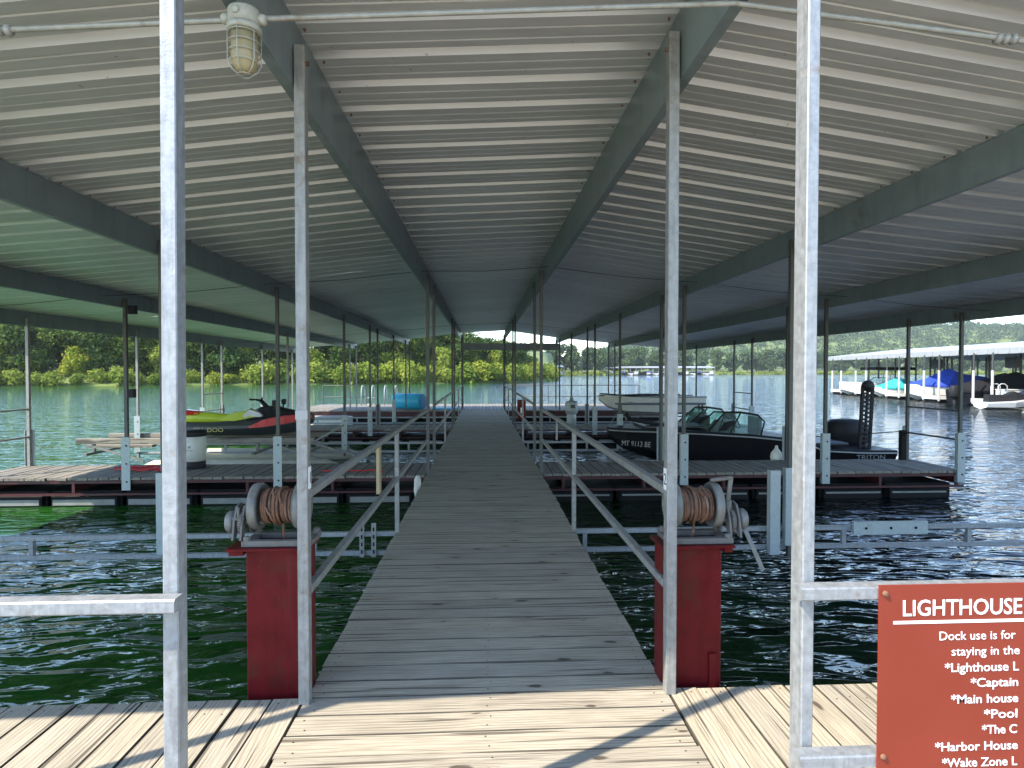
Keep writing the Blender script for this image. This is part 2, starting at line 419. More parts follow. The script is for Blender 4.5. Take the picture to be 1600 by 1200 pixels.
def hill_h(x, y):
    ridge = 47+10*math.sin(x*.006+.6)+21*max(0, min(1, (x-250)/330))
    u = max(0, min(1, (y-500)/260)); s = u*u*(3-2*u)
    e = max(0, min(1, (x-60)/240)); e = e*e*(3-2*e)
    return ridge*s*(.12+.88*e) + 3*mnoise.noise((x*.02, y*.02, 0)) - 1
g = MB(); g.smooth = True; nx, ny = 60, 16; vs_ = []; fs = []
for j in range(ny+1):
    for i in range(nx+1):
        x = -100+1400*i/nx; y = 470+360*j/ny; vs_.append((x, y, hill_h(x, y)))
for j in range(ny):
    for i in range(nx): a = j*(nx+1)+i; fs.append((a, a+1, a+nx+2, a+nx+1))
g._add(vs_, fs); o = g.build('hill', 'grass_ground'); tag(o, 'long wooded hill beyond the lake', kind='structure')

# ------------------------------------------------------------------ foliage
def leaves(name, mat, centres, radii, n, size, seed, flat=1.0, hollow=.55):
    """n small leaf clump faces spread through the outer part of several ellipsoids"""
    rg = np.random.default_rng(seed)
    cen = np.array(centres); rd = np.array(radii); k = len(cen)
    vol = rd.prod(axis=1)**(2/3); idx = rg.choice(k, n, p=vol/vol.sum())
    d = rg.normal(size=(n, 3)); d /= np.linalg.norm(d, axis=1)[:, None]
    rr = hollow+(1-hollow)*rg.random(n)**.6
    lump = 1+.16*np.sin(d[:, 0]*7+idx)+.13*np.sin(d[:, 2]*9+idx*2)+.10*np.sin(d[:, 1]*11+idx*3)
    p = cen[idx]+d*rd[idx]*(rr*lump)[:, None]
    nrm = d*.7+rg.normal(size=(n, 3))*.55+np.array([0, 0, .35]); nrm /= np.linalg.norm(nrm, axis=1)[:, None]
    a = np.cross(nrm, rg.normal(size=(n, 3))); a /= np.linalg.norm(a, axis=1)[:, None]
    b = np.cross(nrm, a); s = size*(.55+.9*rg.random(n))[:, None]
    v = np.empty((n, 4, 3)); asp = (.5+.4*rg.random(n))[:, None]
    v[:, 0] = p-a*s; v[:, 1] = p-b*s*asp; v[:, 2] = p+a*s; v[:, 3] = p+b*s*asp
    v[:, :, 2] *= flat
    me = bpy.data.meshes.new(name); me.vertices.add(n*4); me.vertices.foreach_set('co', v.reshape(-1))
    me.loops.add(n*4); me.loops.foreach_set('vertex_index', np.arange(n*4, dtype=np.int32))
    me.polygons.add(n); me.polygons.foreach_set('loop_start', np.arange(0, n*4, 4, dtype=np.int32))
    me.materials.append(MAT[mat]); me.update(calc_edges=True); return me
def trunk_mesh(h, r, seed):
    rr = random.Random(seed); m = MB(); m.smooth = True
    top = (rr.uniform(-.5, .5), rr.uniform(-.5, .5), h)
    mid = (rr.uniform(-.3, .3), rr.uniform(-.3, .3), h*.5)
    m.tube([(0, 0, -.6), (0, 0, .4), mid, top], [r*1.4, r, r*.75, r*.3], 7)
    for k in range(5):
        a = rr.uniform(0, 6.28); z = h*rr.uniform(.35, .75); ln = rr.uniform(1.5, 3)
        m.tube([(mid[0]*z/h*2*.5, mid[1]*.5, z), (ln*.6*math.cos(a), ln*.6*math.sin(a), z+ln*.35), (ln*math.cos(a), ln*math.sin(a), z+ln*.9)], [r*.4, r*.28, r*.1], 5)
    return m.mesh('trunk', 'bark')
def tree_proto(seed, H, W, nl, size, mat):
    rr = random.Random(seed); cs = []; rs = []
    for k in range(11):
        a = rr.uniform(0, 6.28); q = rr.uniform(.1, .62)*W*.5; z = H*rr.uniform(.2, .86)
        taper = 1-.45*max(0, (z/H-.6)/.4)
        cs.append((q*math.cos(a)*taper, q*math.sin(a)*taper, z)); r_ = W*rr.uniform(.16, .30); rs.append((r_, r_, r_*rr.uniform(.6, .85)))
    cs.append((0, 0, H*.82)); rs.append((W*.24, W*.24, H*.16))
    return trunk_mesh(H*.75, W*.028, seed), leaves('crown', mat, cs, rs, nl, size, seed)
def bush_proto(seed, H, W, nl, size, mat):
    rr = random.Random(seed); cs = []; rs = []
    for k in range(6):
        a = rr.uniform(0, 6.28); q = rr.uniform(0, .5)*W*.5
        cs.append((q*math.cos(a), q*math.sin(a), H*rr.uniform(.25, .62))); r_ = W*rr.uniform(.2, .32); rs.append((r_, r_, H*.36))
    m = MB()
    for k in range(4):
        a = rr.uniform(0, 6.28); m.tube([(0, 0, -.5), (.3*math.cos(a), .3*math.sin(a), H*.35), (.7*math.cos(a), .7*math.sin(a), H*.7)], [.06, .05, .02], 5)
    return m.mesh('stem', 'bark'), leaves('foliage', mat, cs, rs, nl, size, seed)
def plant(kind, label, cat, group, proto, x, y, z, s, rz, sz=None):
    t = thing(kind, label, cat, (x, y, z), rz, group); t.scale = (s, s, sz or s)
    names = ('trunk', 'crown') if 'tree' in kind else ('stem', 'foliage')
    for nm, me in zip(names, proto): put(nm, me, t)
    return t
oaks = [tree_proto(11+i, 11, 9.5, 5200, .24, 'leaf_oak') for i in range(5)]
oak_light = [tree_proto(31+i, 7.5, 7, 3600, .22, 'leaf_willow') for i in range(2)]
bushes = [bush_proto(51+i, 2.7, 4.2, 1500, .15, 'leaf_willow') for i in range(4)]
far_trees = [tree_proto(71+i, 13, 10, 1500, .50, 'leaf_far') for i in range(4)]
def shore_at(poly, u):
    L_ = [0]
    for i in range(len(poly)-1): L_.append(L_[-1]+math.dist(poly[i], poly[i+1]))
    d = u*L_[-1]
    for i in range(len(poly)-1):
        if d <= L_[i+1]:
            f = (d-L_[i])/(L_[i+1]-L_[i]); a, b = poly[i], poly[i+1]
            tx, ty = (b[0]-a[0]), (b[1]-a[1]); ln = math.hypot(tx, ty)
            return a[0]+tx*f, a[1]+ty*f, -ty/ln, tx/ln
    return (*poly[-1], 0, 1)
vis = near_shore[1:-2]
n = 62
for i in range(n):                                        # sunlit shrubs on the water's edge
    x, y, nx_, ny_ = shore_at(vis, (i+.5)/n); d = R.uniform(.6, 2.6)
    s = R.uniform(.75, 1.15)*(1.25 if x > -32 else .9)
    plant('willow_shrub', "yellow-green willow shrub in the dense row at the left bank's waterline", 'shrub', "shrubs along the left bank's waterline",
          bushes[i % 4], x+nx_*d+R.uniform(-.5, .5), y+ny_*d, WZ, s, R.uniform(0, 6.28), s*R.uniform(.85, 1.1))
for row, (cnt, d0, d1, s0, s1) in enumerate(((40, 4.5, 7.5, .55, .85), (26, 10, 14, .82, 1.05), (24, 18, 24, .92, 1.1))):
    for i in range(cnt):
        x, y, nx_, ny_ = shore_at(vis, (i+.5+R.uniform(-.3, .3))/cnt); d = R.uniform(d0, d1); s = R.uniform(s0, s1)
        if x > 5: s *= .75
        if x < -20: s *= 1.12
        light = row == 0 and i % 3 == 1
        plant('broadleaf_tree', 'light green young tree at the front of the wood on the left bank' if light else 'dark green leafy tree in the wood on the left bank', 'tree',
              'young trees at the front of the left bank wood' if light else 'trees of the wood on the left bank',
              (oak_light[i % 2] if light else oaks[(i+row*2) % 5]), x+nx_*d, y+ny_*d, -.2+d*.09, s, R.uniform(0, 6.28))
fvis = far_shore[1:-2]
for row, (cnt, d0, d1) in enumerate(((46, 6, 12), (44, 18, 28), (40, 36, 50))):
    for i in range(cnt):
        x, y, nx_, ny_ = shore_at(fvis, (i+.5+R.uniform(-.35, .35))/cnt); d = R.uniform(d0, d1); s = R.uniform(.8, 1.12)
        plant('distant_tree', 'small green tree in the wood along the far shore', 'tree', 'trees along the far shore',
              far_trees[(i+row) % 4], x+nx_*d, y+ny_*d, .2+d*.06, s, R.uniform(0, 6.28))
# forest on the hill: too many to count
rg = np.random.default_rng(5); cs = []; rs = []
for k in range(5200):
    x = rg.uniform(40, 1250); y = 480+rg.random()**.8*330; z = hill_h(x, y); r_ = rg.uniform(3.2, 5.6)
    cs.append((x, y, z+r_*.75)); rs.append((r_, r_, r_*rg.uniform(.8, 1.15)))
me = leaves('hill_forest', 'leaf_far', cs, rs, 150000, 1.15, 9, hollow=.8)
tag(put('hill_forest', me), 'hazy green forest covering the distant hill', 'forest', kind='stuff')
# pale reeds and grass strip at the far shore
cs = []; rs = []
for k in range(420):
    x, y, nx_, ny_ = shore_at(fvis, rg.random()); d = rg.uniform(.5, 5); cs.append((x+nx_*d, y+ny_*d, .1)); rs.append((2.2, 1.6, 1.1))
me = leaves('shore_brush', 'leaf_willow', cs, rs, 16000, .45, 4)
tag(put('shore_brush', me), 'low yellow-green brush along the far shoreline', 'brush', kind='stuff')

# ------------------------------------------------------------------ planks
def plank_mesh(ln, wd, th, seed, mat, nails=()):
    rr = random.Random(seed); m = MB(); c = .0025; k = 7; rings = []
    for i in range(k+1):
        x = -ln/2+ln*i/k; e = rr.uniform(-.002, .002); zt = rr.uniform(-.0012, .0012)
        y0, y1 = -wd/2+e, wd/2+rr.uniform(-.002, .002)
        rings.append([(x, y1-c, zt), (x, y1, zt-c), (x, y1, -th), (x, y0, -th), (x, y0, zt-c), (x, y0+c, zt)])
    m.loft(rings)
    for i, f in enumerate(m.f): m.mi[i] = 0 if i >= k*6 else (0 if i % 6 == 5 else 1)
    m.cur = 2
    for x in nails:
        for y in (-wd*.27, wd*.27):
            xx = x+rr.uniform(-.012, .012); yy = y+rr.uniform(-.008, .008); o = len(m.v)
            m._add([(xx+.0042*math.cos(a*math.pi/3), yy+.0042*math.sin(a*math.pi/3), .0016) for a in range(6)], [tuple(range(6))])
    return m.mesh('plank', [mat, 'edge_shade', 'rubber'])
def planks_along(parent, x0, x1, y0, y1, axis, mat, variants=5, pitch=.1430, wd=.1375, jit=.006, z=0.0, seed=1, nails=()):
    """axis='x': planks lie along X and repeat along Y; axis='y': the other way round"""
    rr = random.Random(seed)
    ln = (x1-x0) if axis == 'x' else (y1-y0); span = (y1-y0) if axis == 'x' else (x1-x0)
    ms = [plank_mesh(ln+rr.uniform(-jit, jit), wd, .036, seed*10+i, mat, nails) for i in range(variants)]
    nn = int(round(span/pitch)); p = span/nn
    for i in range(nn):
        c = (i+.5)*p; zz = z+rr.uniform(-.0025, .0018)
        if axis == 'x': put('plank', ms[rr.randrange(variants)], parent, ((x0+x1)/2+rr.uniform(-jit, jit), y0+c, zz), math.pi*rr.randrange(2)+rr.uniform(-.0008, .0008))
        else: put('plank', ms[rr.randrange(variants)], parent, (x0+c, (y0+y1)/2+rr.uniform(-jit, jit), zz), math.pi/2+math.pi*rr.randrange(2)+rr.uniform(-.001, .001))

XL, XR = -.812, .862          # walkway edges
walk = struct('walkway', 'long plank walkway down the middle of the covered dock')
planks_along(walk, XL, XR, -3.4, 22.75, 'x', 'deck_wood', 9, seed=3, nails=(-.78, 0, .78))
m = MB()
for x in (XL+.05, 0.0, XR-.05): m.box2((x-.03, -1.3, -.20), (x+.03, 22.7, -.040))
m.build('walkway_frame', 'dark_post', walk)
land_l = struct('landing', 'left part of the plank landing before the walkway')
planks_along(land_l, -5.0, XL-.006, -3.4, 2.742, 'y', 'deck_wood', 5, seed=5, nails=(-3.03, -.9, 1.0, 2.96))
m = MB(); m.box2((-5, 2.60, -.22), (XL-.02, 2.66, -.040)); m.box2((-5, .5, -.22), (XL-.02, .56, -.040)); m.build('landing_frame', 'grey_wood', land_l)
land_r = struct('landing', 'right part of the plank landing before the walkway')
planks_along(land_r, XR+.006, 5.0, -3.4, 2.742, 'y', 'deck_wood', 5, seed=6, nails=(-3.03, -.9, 1.0, 2.96))
m = MB(); m.box2((XR+.02, 2.60, -.22), (5, 2.66, -.040)); m.box2((XR+.02, .5, -.22), (5, .56, -.040)); m.build('landing_frame', 'grey_wood', land_r)

# ------------------------------------------------------------------ covered dock: roof, beams, posts, trusses
dock = thing('covered_dock', 'large covered boat dock with corrugated metal roof, grey beams and thin steel posts', 'boat dock')
BX = [-7.2, -5.05, -2.95, -.835, .905, 3.0, 5.15, 7.25]
BT = [.95, 1.12, 1.31, 1.565, 1.66, 1.375, 1.165, .995]       # roof underside above eye level at each beam
BT = [b+CAM_H for b in BT]
DEP = [.23, .22, .24, .30, .32, .235, .21, .23]
RY0, RY1 = 1.46, 24.31
def roofz(x): return float(np.interp(x, [-7.75]+BX[:5]+[.97]+BX[5:]+[7.8], [BT[0]-.045]+BT[:5]+[BT[4]+.004]+BT[5:]+[BT[7]-.04]))
P = .3048
def sheet_profile():
    pr = []
    for k in range(3):
        o = k*P
        for y, z in ((0, 0), (.020, .034), (.058, .034), (.078, 0), (.142, 0), (.149, .0038), (.158, .0038), (.165, 0), (.230, 0), (.237, .0038), (.246, .0038), (.253, 0)): pr.append((o+y, z))
    pr.append((3*P, 0)); return pr
def sheet_mesh(xs, seed):
    rr = random.Random(seed); pr = sheet_profile(); m = MB(); vs_ = []; fs = []; k = len(pr)
    for x in xs:
        sag = rr.uniform(-.002, .002)
        for y, z in pr: vs_.append((x, y, roofz(x)+z+sag))
    for i in range(len(xs)-1):
        for j in range(k-1): a = i*k+j; fs.append((a, a+1, a+k+1, a+k))
    m._add(vs_, fs); me = m.mesh('roof_panel', 'roof_metal'); return me
roof = put('roof', None, dock)
nL = int(round((RY1-RY0)/(3*P)))
xsL = [-7.72, -7.2, -6.1, -5.05, -4, -2.95, -1.9, -.835, 0, .955]; xsR = [.975, 2, 3.0, 4.1, 5.15, 6.2, 7.25, 7.77]
mL = [sheet_mesh(xsL, i) for i in range(4)]; mR = [sheet_mesh(xsR, 10+i) for i in range(4)]
for i in range(nL):
    for ms in (mL, mR):
        o = put('roof_panel', ms[R.randrange(4)], roof, (0, RY0+i*3*P, 0))
        so_ = o.modifiers.new('thickness', 'SOLIDIFY'); so_.thickness = .0015; so_.offset = 1
m = MB(); zr = roofz(.965)+.04
m.prism([(.80, zr-.014), (.965, zr+.006), (1.13, zr-.014), (1.13, zr-.010), (.965, zr+.010), (.80, zr-.010)], 1, RY0, RY0+nL*3*P); m.build('ridge_cap', 'roof_metal', dock)
for i, (x, zt, d) in enumerate(zip(BX, BT, DEP)):            # channel beams along the dock
    s = -1 if x < 0 else 1; wv = .05 if i in (3, 4) else .045; t_ = .006; z1 = zt-.006; z0 = z1-d
    m = MB()
    m.box2((x, RY0+.05, z0), (x+s*t_, RY0+nL*3*P-.03, z1))
    m.box2((x+s*(t_+.0005), RY0+.05, z0), (x+s*wv, RY0+nL*3*P-.03, z0+t_)); m.box2((x+s*(t_+.0005), RY0+.05, z1-t_), (x+s*wv, RY0+nL*3*P-.03, z1))
    m.box2((x+s*(wv-t_), RY0+.05, z0+t_+.0005), (x+s*wv, RY0+nL*3*P-.03, z0+.028))
    m.build('beam', 'beam_paint', dock)
rr_ = random.Random(3); m = MB()
for i, x in enumerate(BX):
    for k in range(int(9/P)):
        y = RY0+k*P+.11+rr_.uniform(-.01, .01); xx = x+(.03 if x > 0 else -.03)*-1+rr_.uniform(-.008, .008)
        m.lathe([(.007, 0), (.005, -.012)], (xx, y, roofz(xx)-.001), (0, 0, 1), 5)
tag(m.build('screw', 'rust', dock), kind='stuff')
def botz(i): return BT[i]-DEP[i]
def bracket(post, x, y, front=True, z0=-.18, z1=.57):
    """white angle plate with three bolt holes clamped to a post foot"""
    s = -1 if front else 1; m = MB(); ys = y+s*.030
    m.cbox((x-.060, min(ys, ys+s*.010), z0), (x+.060, max(ys, ys+s*.010), z1), .002)
    m.box2((x-.060, min(ys-s*.0005, ys-s*.05), z0), (x-.053, max(ys-s*.0005, ys-s*.05), z1))
    m.cur = 1
    for k in range(3):
        z = z0+.12+k*(z1-z0-.24)/2; m.lathe([(.013, 0), (.013, .004), (.009, .009)], (x+.012, ys+s*.010, z), (0, s, 0), 10)
    return m.build('bracket', ['bracket_steel', 'black_print'], post)
def dock_post(x, y, z0, z1, mat='dark_post', w_=.046, d_=.046, br=None, lean=(0, 0)):
    m = MB(); lx, ly = lean
    m.cbox((-w_/2, -d_/2, 0), (w_/2, d_/2, z1-z0), .003)
    for i, v in enumerate(m.v): m.v[i] = (v[0]+lx*v[2]/(z1-z0), v[1]+ly*v[2]/(z1-z0), v[2])
    m.cur = 1
    m.lathe([(.010, 0), (.010, .012)], (w_/2 if x < 0 else -w_/2, 0, z1-z0-.07), (1 if x < 0 else -1, 0, 0), 8)
    p = m.build('post', [mat, 'rust'], dock, (x, y, z0))
    if br is not None:
        b = bracket(p, 0, 0, br); b.location = (0, 0, -z0)
    return p
F1, F2, F3 = (8.62, 9.80), (15.6, 16.8), (22.8, 27.35)
rows = [F1[0]+.03, F1[1]-.03, F2[0]+.03, F2[1]-.03, F3[0]+.05, 24.0]
for ry in rows:
    for i, x in enumerate(BX):
        px = x + (.030 if x < 0 else -.030)
        if i in (3, 4): px = -.79 if i == 3 else .855
        zt = botz(i)+.12
        edge = ry < 20 and i not in (3, 4)
        lit = i in (0, 1) and ry > 9 or (i == 0)  # sunlit left posts get the pale steel, shaded ones a darker copy
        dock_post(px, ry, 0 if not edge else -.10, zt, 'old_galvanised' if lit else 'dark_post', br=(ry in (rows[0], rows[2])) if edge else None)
for ty in (5.6, 12.75, 19.8):                               # trusses just over the water between the fingers
    for i in (0, 2, 5, 7):
        x = BX[i]+(.03 if BX[i] < 0 else -.03)
        dock_post(x, ty, -.30, botz(i)+.12, 'old_galvanised' if i < 1 else 'dark_post', br=True)  # left eave posts paler, as if in sun
    m = MB()
    for zc in (-.035, -.215): m.cbox((-7.2, ty+.03, zc-.022), (7.25, ty+.075, zc+.022), .004, 0)
    for x in np.arange(-6.7, 7.2, 1.28): m.box2((x-.02, ty+.034, -.192), (x+.02, ty+.071, -.058))
    m.build('truss', 'galvanised', dock)
m = MB(); m.box2((BX[2]*0-.78, 22.83, 2.33), (2.95, 22.842, 2.55)); m.box2((-.78, 22.79, 2.31), (2.95, 22.88, 2.329)); m.box2((-.78, 22.79, 2.551), (2.95, 22.88, 2.57)); m.build('cross_beam', 'beam_paint', dock)
# near posts
dock_post(-.805, 2.715, 0, botz(3)+.17, 'old_galvanised', .048, .052)
dock_post(.872, 2.715, 0, botz(4)+.20, 'old_galvanised', .048, .052)
FPX = (-.819, .893)
dock_post(FPX[0], 1.605, -.02, roofz(FPX[0])-.004, 'galvanised', .040, .050, lean=(.020, 0))
dock_post(FPX[1], 1.612, -.02, roofz(FPX[1])-.004, 'galvanised', .034, .064, lean=(.002, 0))
dock_post(-2.66, 1.605, -.02, roofz(-2.66)-.004, 'galvanised', .045, .05)
dock_post(2.75, 1.605, -.02, roofz(2.75)-.004, 'galvanised', .045, .05)
# end rungs between paired outer posts of each finger
for ry0, ry1 in ((rows[0], rows[1]), (rows[2], rows[3])):
    for i in (0, 7):
        x = BX[i]+(.03 if BX[i] < 0 else -.03)
        for z in (.46, .90):
            MB().cbox((x-.014, ry0+.024, z-.014), (x+.014, ry1-.024, z+.014), .003, 1).build('rung', 'old_galvanised' if i == 0 else 'dark_post', dock)  # same sun-and-shade split of the steel colour as the posts
# fingers
def finger(x0, x1, y0, y1, label, seed, side):
    t = thing('finger_dock', label, 'finger dock', ((x0+x1)/2, (y0+y1)/2, 0), 0, 'plank finger docks between the slips')
    cx, cy = (x0+x1)/2, (y0+y1)/2
    h = put('decking', None, t, (-cx, -cy, 0))
    planks_along(h, x0, x1, y0, y1, 'y', 'grey_wood', 5, seed=seed, jit=.012, wd=.133)
    m = MB()
    for y in (y0+.02, y1-.06):
        m.box2((x0, y, -.085), (x1, y+.04, -.045)); m.box2((x0, y, -.255), (x1, y+.04, -.225))
    for x in np.arange(x0+.3, x1, 1.2): m.box2((x-.02, y0+.025, -.2245), (x+.02, y0+.055, -.0855)); m.box2((x-.02, y0+.061, -.2), (x+.02, y1-.061, -.09))
    m.box2((x0+.001, y0+.061, -.2), (x0+.04, y1-.061, -.05)); m.box2((x1-.04, y0+.061, -.2), (x1-.001, y1-.061, -.05))
    m.build('frame', 'frame_red', t, (-cx, -cy, 0))
    n = int((x1-x0)/.95)
    for k in range(n):
        xa = x0+.12+k*(x1-x0-.2)/n; m = MB(); wd = (x1-x0-.2)/n-.13
        m.cbox((xa, y0+.08, -.62), (xa+wd, y1-.08, -.257), .03, 0); m.box2((xa-.09, y0+.15, -.6), (xa+wd+.09, y1-.15, -.21)); m.build('float', 'dark_float', t, (-cx, -cy, 0))  # wider dark box backs the gaps, standing in for under-deck shade
        m = MB(); m.box2((xa+.03, y0+.066, -.40 if side < 0 else -.345), (xa+wd-.03, y0+.0785, -.32)); m.build('float_edge', 'foam_float', t, (-cx, -cy, 0))
    return t
finger(BX[0]-.06, XL-.02, *F1, 'nearest plank finger dock on the left, under the white bin', 21, -1)
finger(XR+.02, BX[7]+.04, *F1, 'nearest plank finger dock on the right, in front of the black motorboat', 22, 1)
finger(BX[0]-.06, XL-.02, *F2, 'second plank finger dock on the left, beyond the personal watercraft', 23, -1)
finger(XR+.02, BX[7]+.04, *F2, 'second plank finger dock on the right, under the white power pedestal', 24, 1)
t = thing('end_dock', 'wide cross deck at the far end of the walkway', 'dock', (0, 25, 0))
h = put('decking', None, t, (0, -25, 0)); planks_along(h, -7.3, 7.3, F3[0], F3[1], 'y', 'grey_wood', 4, seed=31, jit=.02)
m = MB(); m.box2((-7.3, F3[0]+.02, -.25), (7.3, F3[0]+.06, -.045)); m.box2((-7.3, F3[1]-.06, -.25), (7.3, F3[1]-.02, -.045)); m.build('frame', 'frame_red', t, (0, -25, 0))
for k in range(9): MB().cbox((-7.1+k*1.6, F3[0]+.2, -.62), (-5.8+k*1.6, F3[1]-.2, -.26), .03, 0).build('float', 'dark_float', t, (0, -25, 0))

# ------------------------------------------------------------------ walkway railings
def railing(side, y0, y1, label, mid=None):
    x = XL+.035 if side < 0 else XR-.02
    xr = x + (-.02 if side < 0 else .02)
    t = thing('walkway_railing', label, 'railing', (xr, (y0+y1)/2, 0), 0, 'steel railings along the walkway')
    def rel(m, nm, mat): return m.build(nm, mat, t, (-xr, -(y0+y1)/2, 0))
    rel(MB().cbox((xr-.019, y0, .925), (xr+.019, y1, .963), .003, 1), 'top_rail', 'old_galvanised')
    rel(MB().cbox((xr-.019, y0, .485), (xr+.019, y1, .523), .003, 1), 'lower_rail', 'old_galvanised')
    for my in (mid or []):
        rel(MB().cbox((xr-.019, my-.019, -.24), (xr+.019, my+.019, .484), .003).cbox((xr-.019, my-.019, .524), (xr+.019, my+.019, .924), .003), 'rail_post', 'old_galvanised')
    return t
for side, nm in ((-1, 'left'), (1, 'right')):
    railing(side, 2.745, 8.6, f'{nm} walkway railing of the nearest bay, starting beside the {"left" if side<0 else "right"} winch', [5.57])
    railing(side, 9.85, 15.6, f'{nm} walkway railing between the first and second finger docks', [12.72])
    railing(side, 16.85, 22.8, f'{nm} walkway railing of the farthest bay', [19.77])
# plates hanging from the rails
m = MB(); m.box2((-.012, -.045, -.36), (.012, .045, 0)); o = m.build('hanging_board', 'tan_board', None, (-.80, 4.62, .92)); tag(o, 'small tan board hanging from the left top rail', 'board')
m = MB(); m.box2((-.006, -.05, -.22), (.006, .05, 0)); o = m.build('hanging_plate', 'old_galvanised', None, (.862, 6.9, .92)); tag(o, 'small pale metal plate hanging from the right top rail', 'plate')
m = MB(); m.smooth = True
m.lathe([(.02, 0), (.045, .05), (.05, .2), (.035, .3), (.015, .36)], (0, 0, 0), (0, 0, -1), 12)
o = m.build('boat_fender', 'rope_white', None, (-.86, 7.9, .12)); tag(o, 'white rope fender hanging at the left walkway edge', 'fender')
# number stickers
for x, lab, body in ((-.781, 'narrow white number sticker on the left near post', '1'), (.848, 'white sticker with black number 2 on the right near post', '2')):
    s = 1 if x < 0 else -1
    t = thing('number_sticker', lab, 'sticker', (x+s*.0025, 2.715, .0))
    t.location.z = 1.02 if x < 0 else 1.0
    m = MB(); m.box2((-.0008, -.02, -.05), (.0008, .02, .05)); m.build('backing', 'white_print', t)
    text(body, 'black_print', t, (s*.0012, -.013*s, -.025), (rad(90), 0, rad(90*s)), .075)
m = MB(); m.box2((-.027, -.0006, -.02), (.027, .0006, .02)); o = m.build('paper_label', 'paper', None, (-.805, 2.6865, 1.305)); tag(o, 'white paper label stuck round the left near post at eye level', 'label')

# ------------------------------------------------------------------ front guard rails and sign
t = thing('guard_rail', 'galvanised guard rail at the left front post', 'guard rail', (-1.8, 1.552, .906))
MB().cbox((-1.2, -.0245, -.018), (1.023, .0245, .018), .004, 0).build('rail', 'galvanised', t)
t = thing('guard_rail', 'galvanised double guard rail carrying the red sign on the right', 'guard rail', (1.9, 1.5525, 0))
MB().cbox((-1.053, -.0245, .888), (1.1, .0245, .923), .004, 0).build('rail', 'galvanised', t)
MB().cbox((-1.053, -.0245, .432), (1.1, .0245, .467), .004, 0).build('rail', 'galvanised', t)
SG = thing('dock_sign', 'red-brown board sign with white lettering fixed to the right guard rail', 'sign', (1.055, 1.5245, .930))
S_ = 1/590.0; K_ = 489/590.0
m = MB(); m.cbox((0, -.0022, -.66), (.80, .0022, 0), .0008, 0); m.build('board', 'sign_red', SG)
def sg(px, py): return ((px-1378)*S_, -.0035, (917-py)*S_+.0)
S_T = 1/578.0
T = [('LIGHTHOUSE', 1414, 966, .0720, .386, .0007), ('Dock use is for', 1475, 1006, .0400, .250, 0), ('staying in the', 1496, 1031, .0400, .226, 0),
     ('*Lighthouse L', 1486, 1057, .0400, .233, .0003), ('*Captain', 1529, 1082, .0400, .150, .0003), ('*Main house', 1497, 1108, .0400, .214, .0003),
     ('*Pool', 1552, 1133, .0400, .088, .0003), ('*The C', 1549, 1158, .0400, .107, .0003), ('*Harbor House', 1472, 1184, .0400, .259, .0003), ('*Wake Zone L', 1484, 1210, .0400, .238, .0003)]
for body, px, py, sz, wd, off in T:
    q = sg(px, py); text(body, 'white_print', SG, q, (rad(90), 0, 0), sz*K_*1.02, (((1598 if body.endswith('for') else 1606)-px)*S_T), ext=.0004, offset=off*K_)
m = MB(); a = sg(1401, 979); m.box2((a[0], -.0034, a[2]), (.77, -.0023, a[2]+.0082)); m.build('underline', 'white_print', SG)
for u, v in ((.015, -.022), (.015, -.462), (.78, -.022)):
    m = MB(); m.smooth = True; m.lathe([(.0085, 0), (.0085, .003), (.005, .008), (.003, .0085)], (u, -.0024, v), (0, -1, 0), 12); m.build('screw', 'rust', SG)

# ------------------------------------------------------------------ red piles and winches
def pile(x0, x1, top, label):
    cx = (x0+x1)/2; t = thing('steel_pile', label, 'pile', (cx, 2.86, 0), 0, 'red steel piles under the winches'); hw = (x1-x0)/2
    o_ = 1 if cx > 0 else -1
    m = MB(); m.cbox((-hw, -.06, -1.4), (hw, .06, top), .006); m.build('column', 'red_paint', t)
    a_, b_ = (-hw-.075, hw+.012) if o_ < 0 else (-hw-.012, hw+.05)
    m = MB(); m.cbox((a_, -.10, top+.001), (b_, .10, top+.014), .002, 0); m.box2((a_+.01, -.09, top-.02), (-hw-.001, .09, top+.0005)) if o_ < 0 else m.box2((hw+.001, -.09, top-.02), (b_-.01, .09, top+.0005)); m.build('cap_plate', 'red_paint', t)
    if o_ > 0:
        for s_ in (-1, 1): MB().box2((s_*(hw-.045)-.018, -.074, -.1), (s_*(hw-.045)+.018, -.0605, .14)).build('stiffener', 'red_paint', t)
    return t, cx, top+.015, hw
